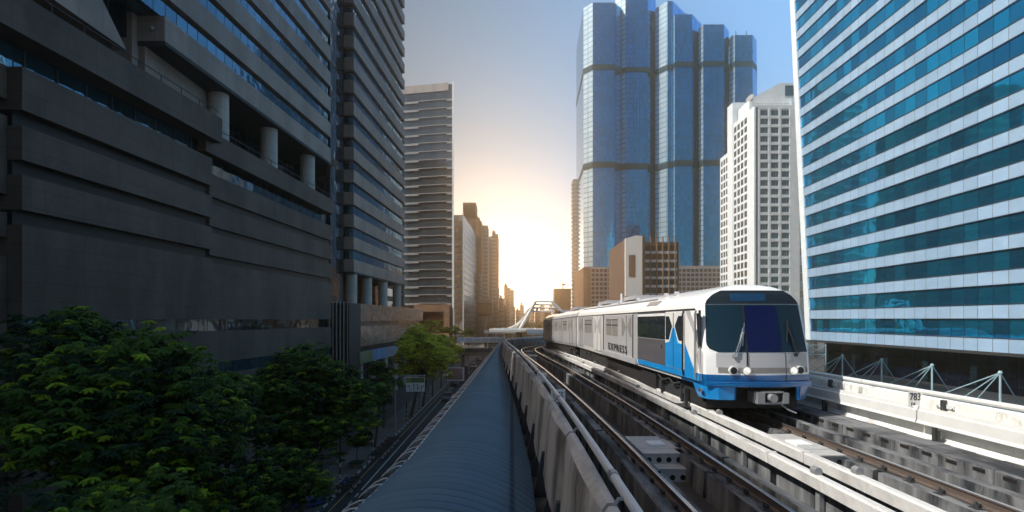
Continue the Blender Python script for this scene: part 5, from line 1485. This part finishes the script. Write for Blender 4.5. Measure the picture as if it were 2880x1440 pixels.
def car(label, x, y, rz, col, name='parked_car'):
    root = thing(name, label, 'car', (0, 0, 0))
    m = MB()
    S_ = [(-2.1,.45,.62,.66),(-2.05,.32,.82,.82),(-1.3,.28,.86,.86),(-.2,.26,.88,.87),(.9,.26,.86,.87),(1.9,.3,.76,.85),(2.15,.42,.62,.70)]
    m.sweep([[(-w_,y_,z0),(w_,y_,z0),(w_,y_,z1-.12),(w_*.88,y_,z1),(-w_*.88,y_,z1),(-w_,y_,z1-.12)] for y_, z0, z1, w_ in S_]); m.build('body', col, root)
    m = MB(); m.sweep([[(-w_,y_,z0),(w_,y_,z0),(w_*.78,y2,z1),(-w_*.78,y2,z1)] for y_, y2, z0, z1, w_ in ((-1.75,-1.1,.80,1.36,.76),(-1.0,-.9,.82,1.43,.78),(.2,.1,.84,1.43,.78),(1.1,.45,.80,1.38,.76))]); m.build('windows', M['windark'], root)
    MB().box(-.58, .58, -1.0, .35, 1.42, 1.47).build('roof', col, root)
    for xx in (-.82, .82):
        for yy in (-1.35, 1.35):
            MB().cyl((xx-.1, yy, .32), (xx+.1, yy, .32), .32, n=14).build('wheel', M['black'], root)
        MB().box(xx*.72-.13, xx*.72+.13, -2.12, -2.04, .62, .76).build('tail_light', plain('tail_red', (.4,.01,.01), .3), root)
        MB().box(xx*.72-.13, xx*.72+.13, 2.06, 2.18, .52, .64).build('headlight', M['chrome'], root)
    root.location = (x, y, .0); root.rotation_euler = (0, 0, rz); return root
cs = plain('car_silver', (.35,.36,.38), .3, .5); cr_ = plain('car_maroon', (.09,.02,.02), .3, .2); cw_ = plain('car_white', (.6,.6,.6), .3); cdk = plain('car_dark', (.04,.04,.05), .3)
car('silver car driving up the avenue beside the canopy', -11.9, 106, 0, cs, 'moving_car')
car('maroon car farther up the avenue under the haze', -11.9, 138, 0, cr_, 'moving_car')
car('white car just short of the footbridge', -8.6, 150, 0, cw_, 'moving_car')
car('dark car beyond the advertising panel', -12.4, 152, 0, cdk, 'moving_car')
for i, (x, y, cc, nm, lb_) in enumerate([(-8.4, 120, cdk, 'moving_car', 'dark car in the lane half hidden by the canopy'), (-5.2, 158, cr_, 'moving_car', 'maroon car under the footbridge'), (-11.9, 176, cw_, 'moving_car', 'white car past the footbridge'),
        (-8.5, 190, cs, 'moving_car', 'silver car in the distant traffic'), (-12.0, 205, cdk, 'moving_car', 'last dark car in the distant traffic'), (-5.5, 180, cdk, 'moving_car', 'dark car beside the distant white one'), (-13.0, 128, cdk, 'parked_car', 'dark car pulled up at the kerb')]):
    car(lb_, x, y, 0, cc, nm)
# three-wheeler at the side road
tk = thing('three_wheeler', 'small dark three-wheeled taxi with a canopy, turning out of the side road at the bottom', 'three-wheeler', (0, 0, 0))
m = MB(); m.sweep([[(-w_,y_,.3),(w_,y_,.3),(w_,y_,z_),(-w_,y_,z_)] for y_, z_, w_ in ((-1.3,.75,.6),(-.2,.7,.62),(.5,.65,.5),(1.2,.8,.25),(1.4,.6,.15))]); m.build('body', c_blue, tk)
m = MB(); m.sweep([[(-.66,y_,z_),(.66,y_,z_),(.55,y_,z_+.1),(-.55,y_,z_+.1)] for y_, z_ in ((-1.4,1.62),(-.5,1.7),(.5,1.68),(.8,1.6))]); m.build('canopy', M['darkmetal'], tk)
for a in (-.58, .58):
    for yy in (-1.25, .6): MB().cyl((a, yy, .7), (a, yy, 1.66), .03, n=6).build('post', M['chrome'], tk)
    MB().cyl((a-.06, -.95, .26), (a+.06, -.95, .26), .26, n=12).build('wheel', M['black'], tk)
MB().cyl((-.06, 1.15, .26), (.06, 1.15, .26), .26, n=12).build('wheel', M['black'], tk)
MB().box(-.5, .5, -.9, -.3, .7, .9).build('seat', M['black'], tk)
tk.location = (-16.2, 45.2, 0); tk.rotation_euler = (0, 0, R(-60))
ap = thing('advertising_panel', 'white framed pink advertising panel standing at the roadside behind the avenue trees', 'advertising panel', (-12, 118, 0))
MB().box(-13.4, -9.9, 118, 118.3, 2.2, 5.0).build('frame', M['signwhite'], ap); MB().box(-13.25, -10.25, 117.93, 117.99, 2.5, 4.85).build('poster', plain('poster_pink', (.42,.2,.19), .5, var=.5, scale=.6), ap)
MB().box(-9.85, -9.1, 118, 118.4, 0, 5.2).build('side_pillar', plain('pillar_plum', (.12,.03,.05), .5), ap); MB().box(-13.2, -12.9, 118.05, 118.25, 0, 2.19).build('leg', M['greymetal'], ap)

# ------------------------------------------------------------------ haze
hm = bpy.data.materials.new('haze'); hm.use_nodes = True
nt2 = hm.node_tree
for n in list(nt2.nodes):
    if n.type != 'OUTPUT_MATERIAL': nt2.nodes.remove(n)
pv = nt2.nodes.new('ShaderNodeVolumePrincipled')
pv.inputs['Density'].default_value = .0012
pv.inputs['Color'].default_value = (1.0, .74, .47, 1)
pv.inputs['Anisotropy'].default_value = .93
nt2.links.new(pv.outputs[0], [n for n in nt2.nodes if n.type == 'OUTPUT_MATERIAL'][0].inputs['Volume'])
hz_ = MB().box(-700, 700, -59, 700, -2.2, 246)
ho = hz_.build('haze', hm); tag(ho, kind='stuff')
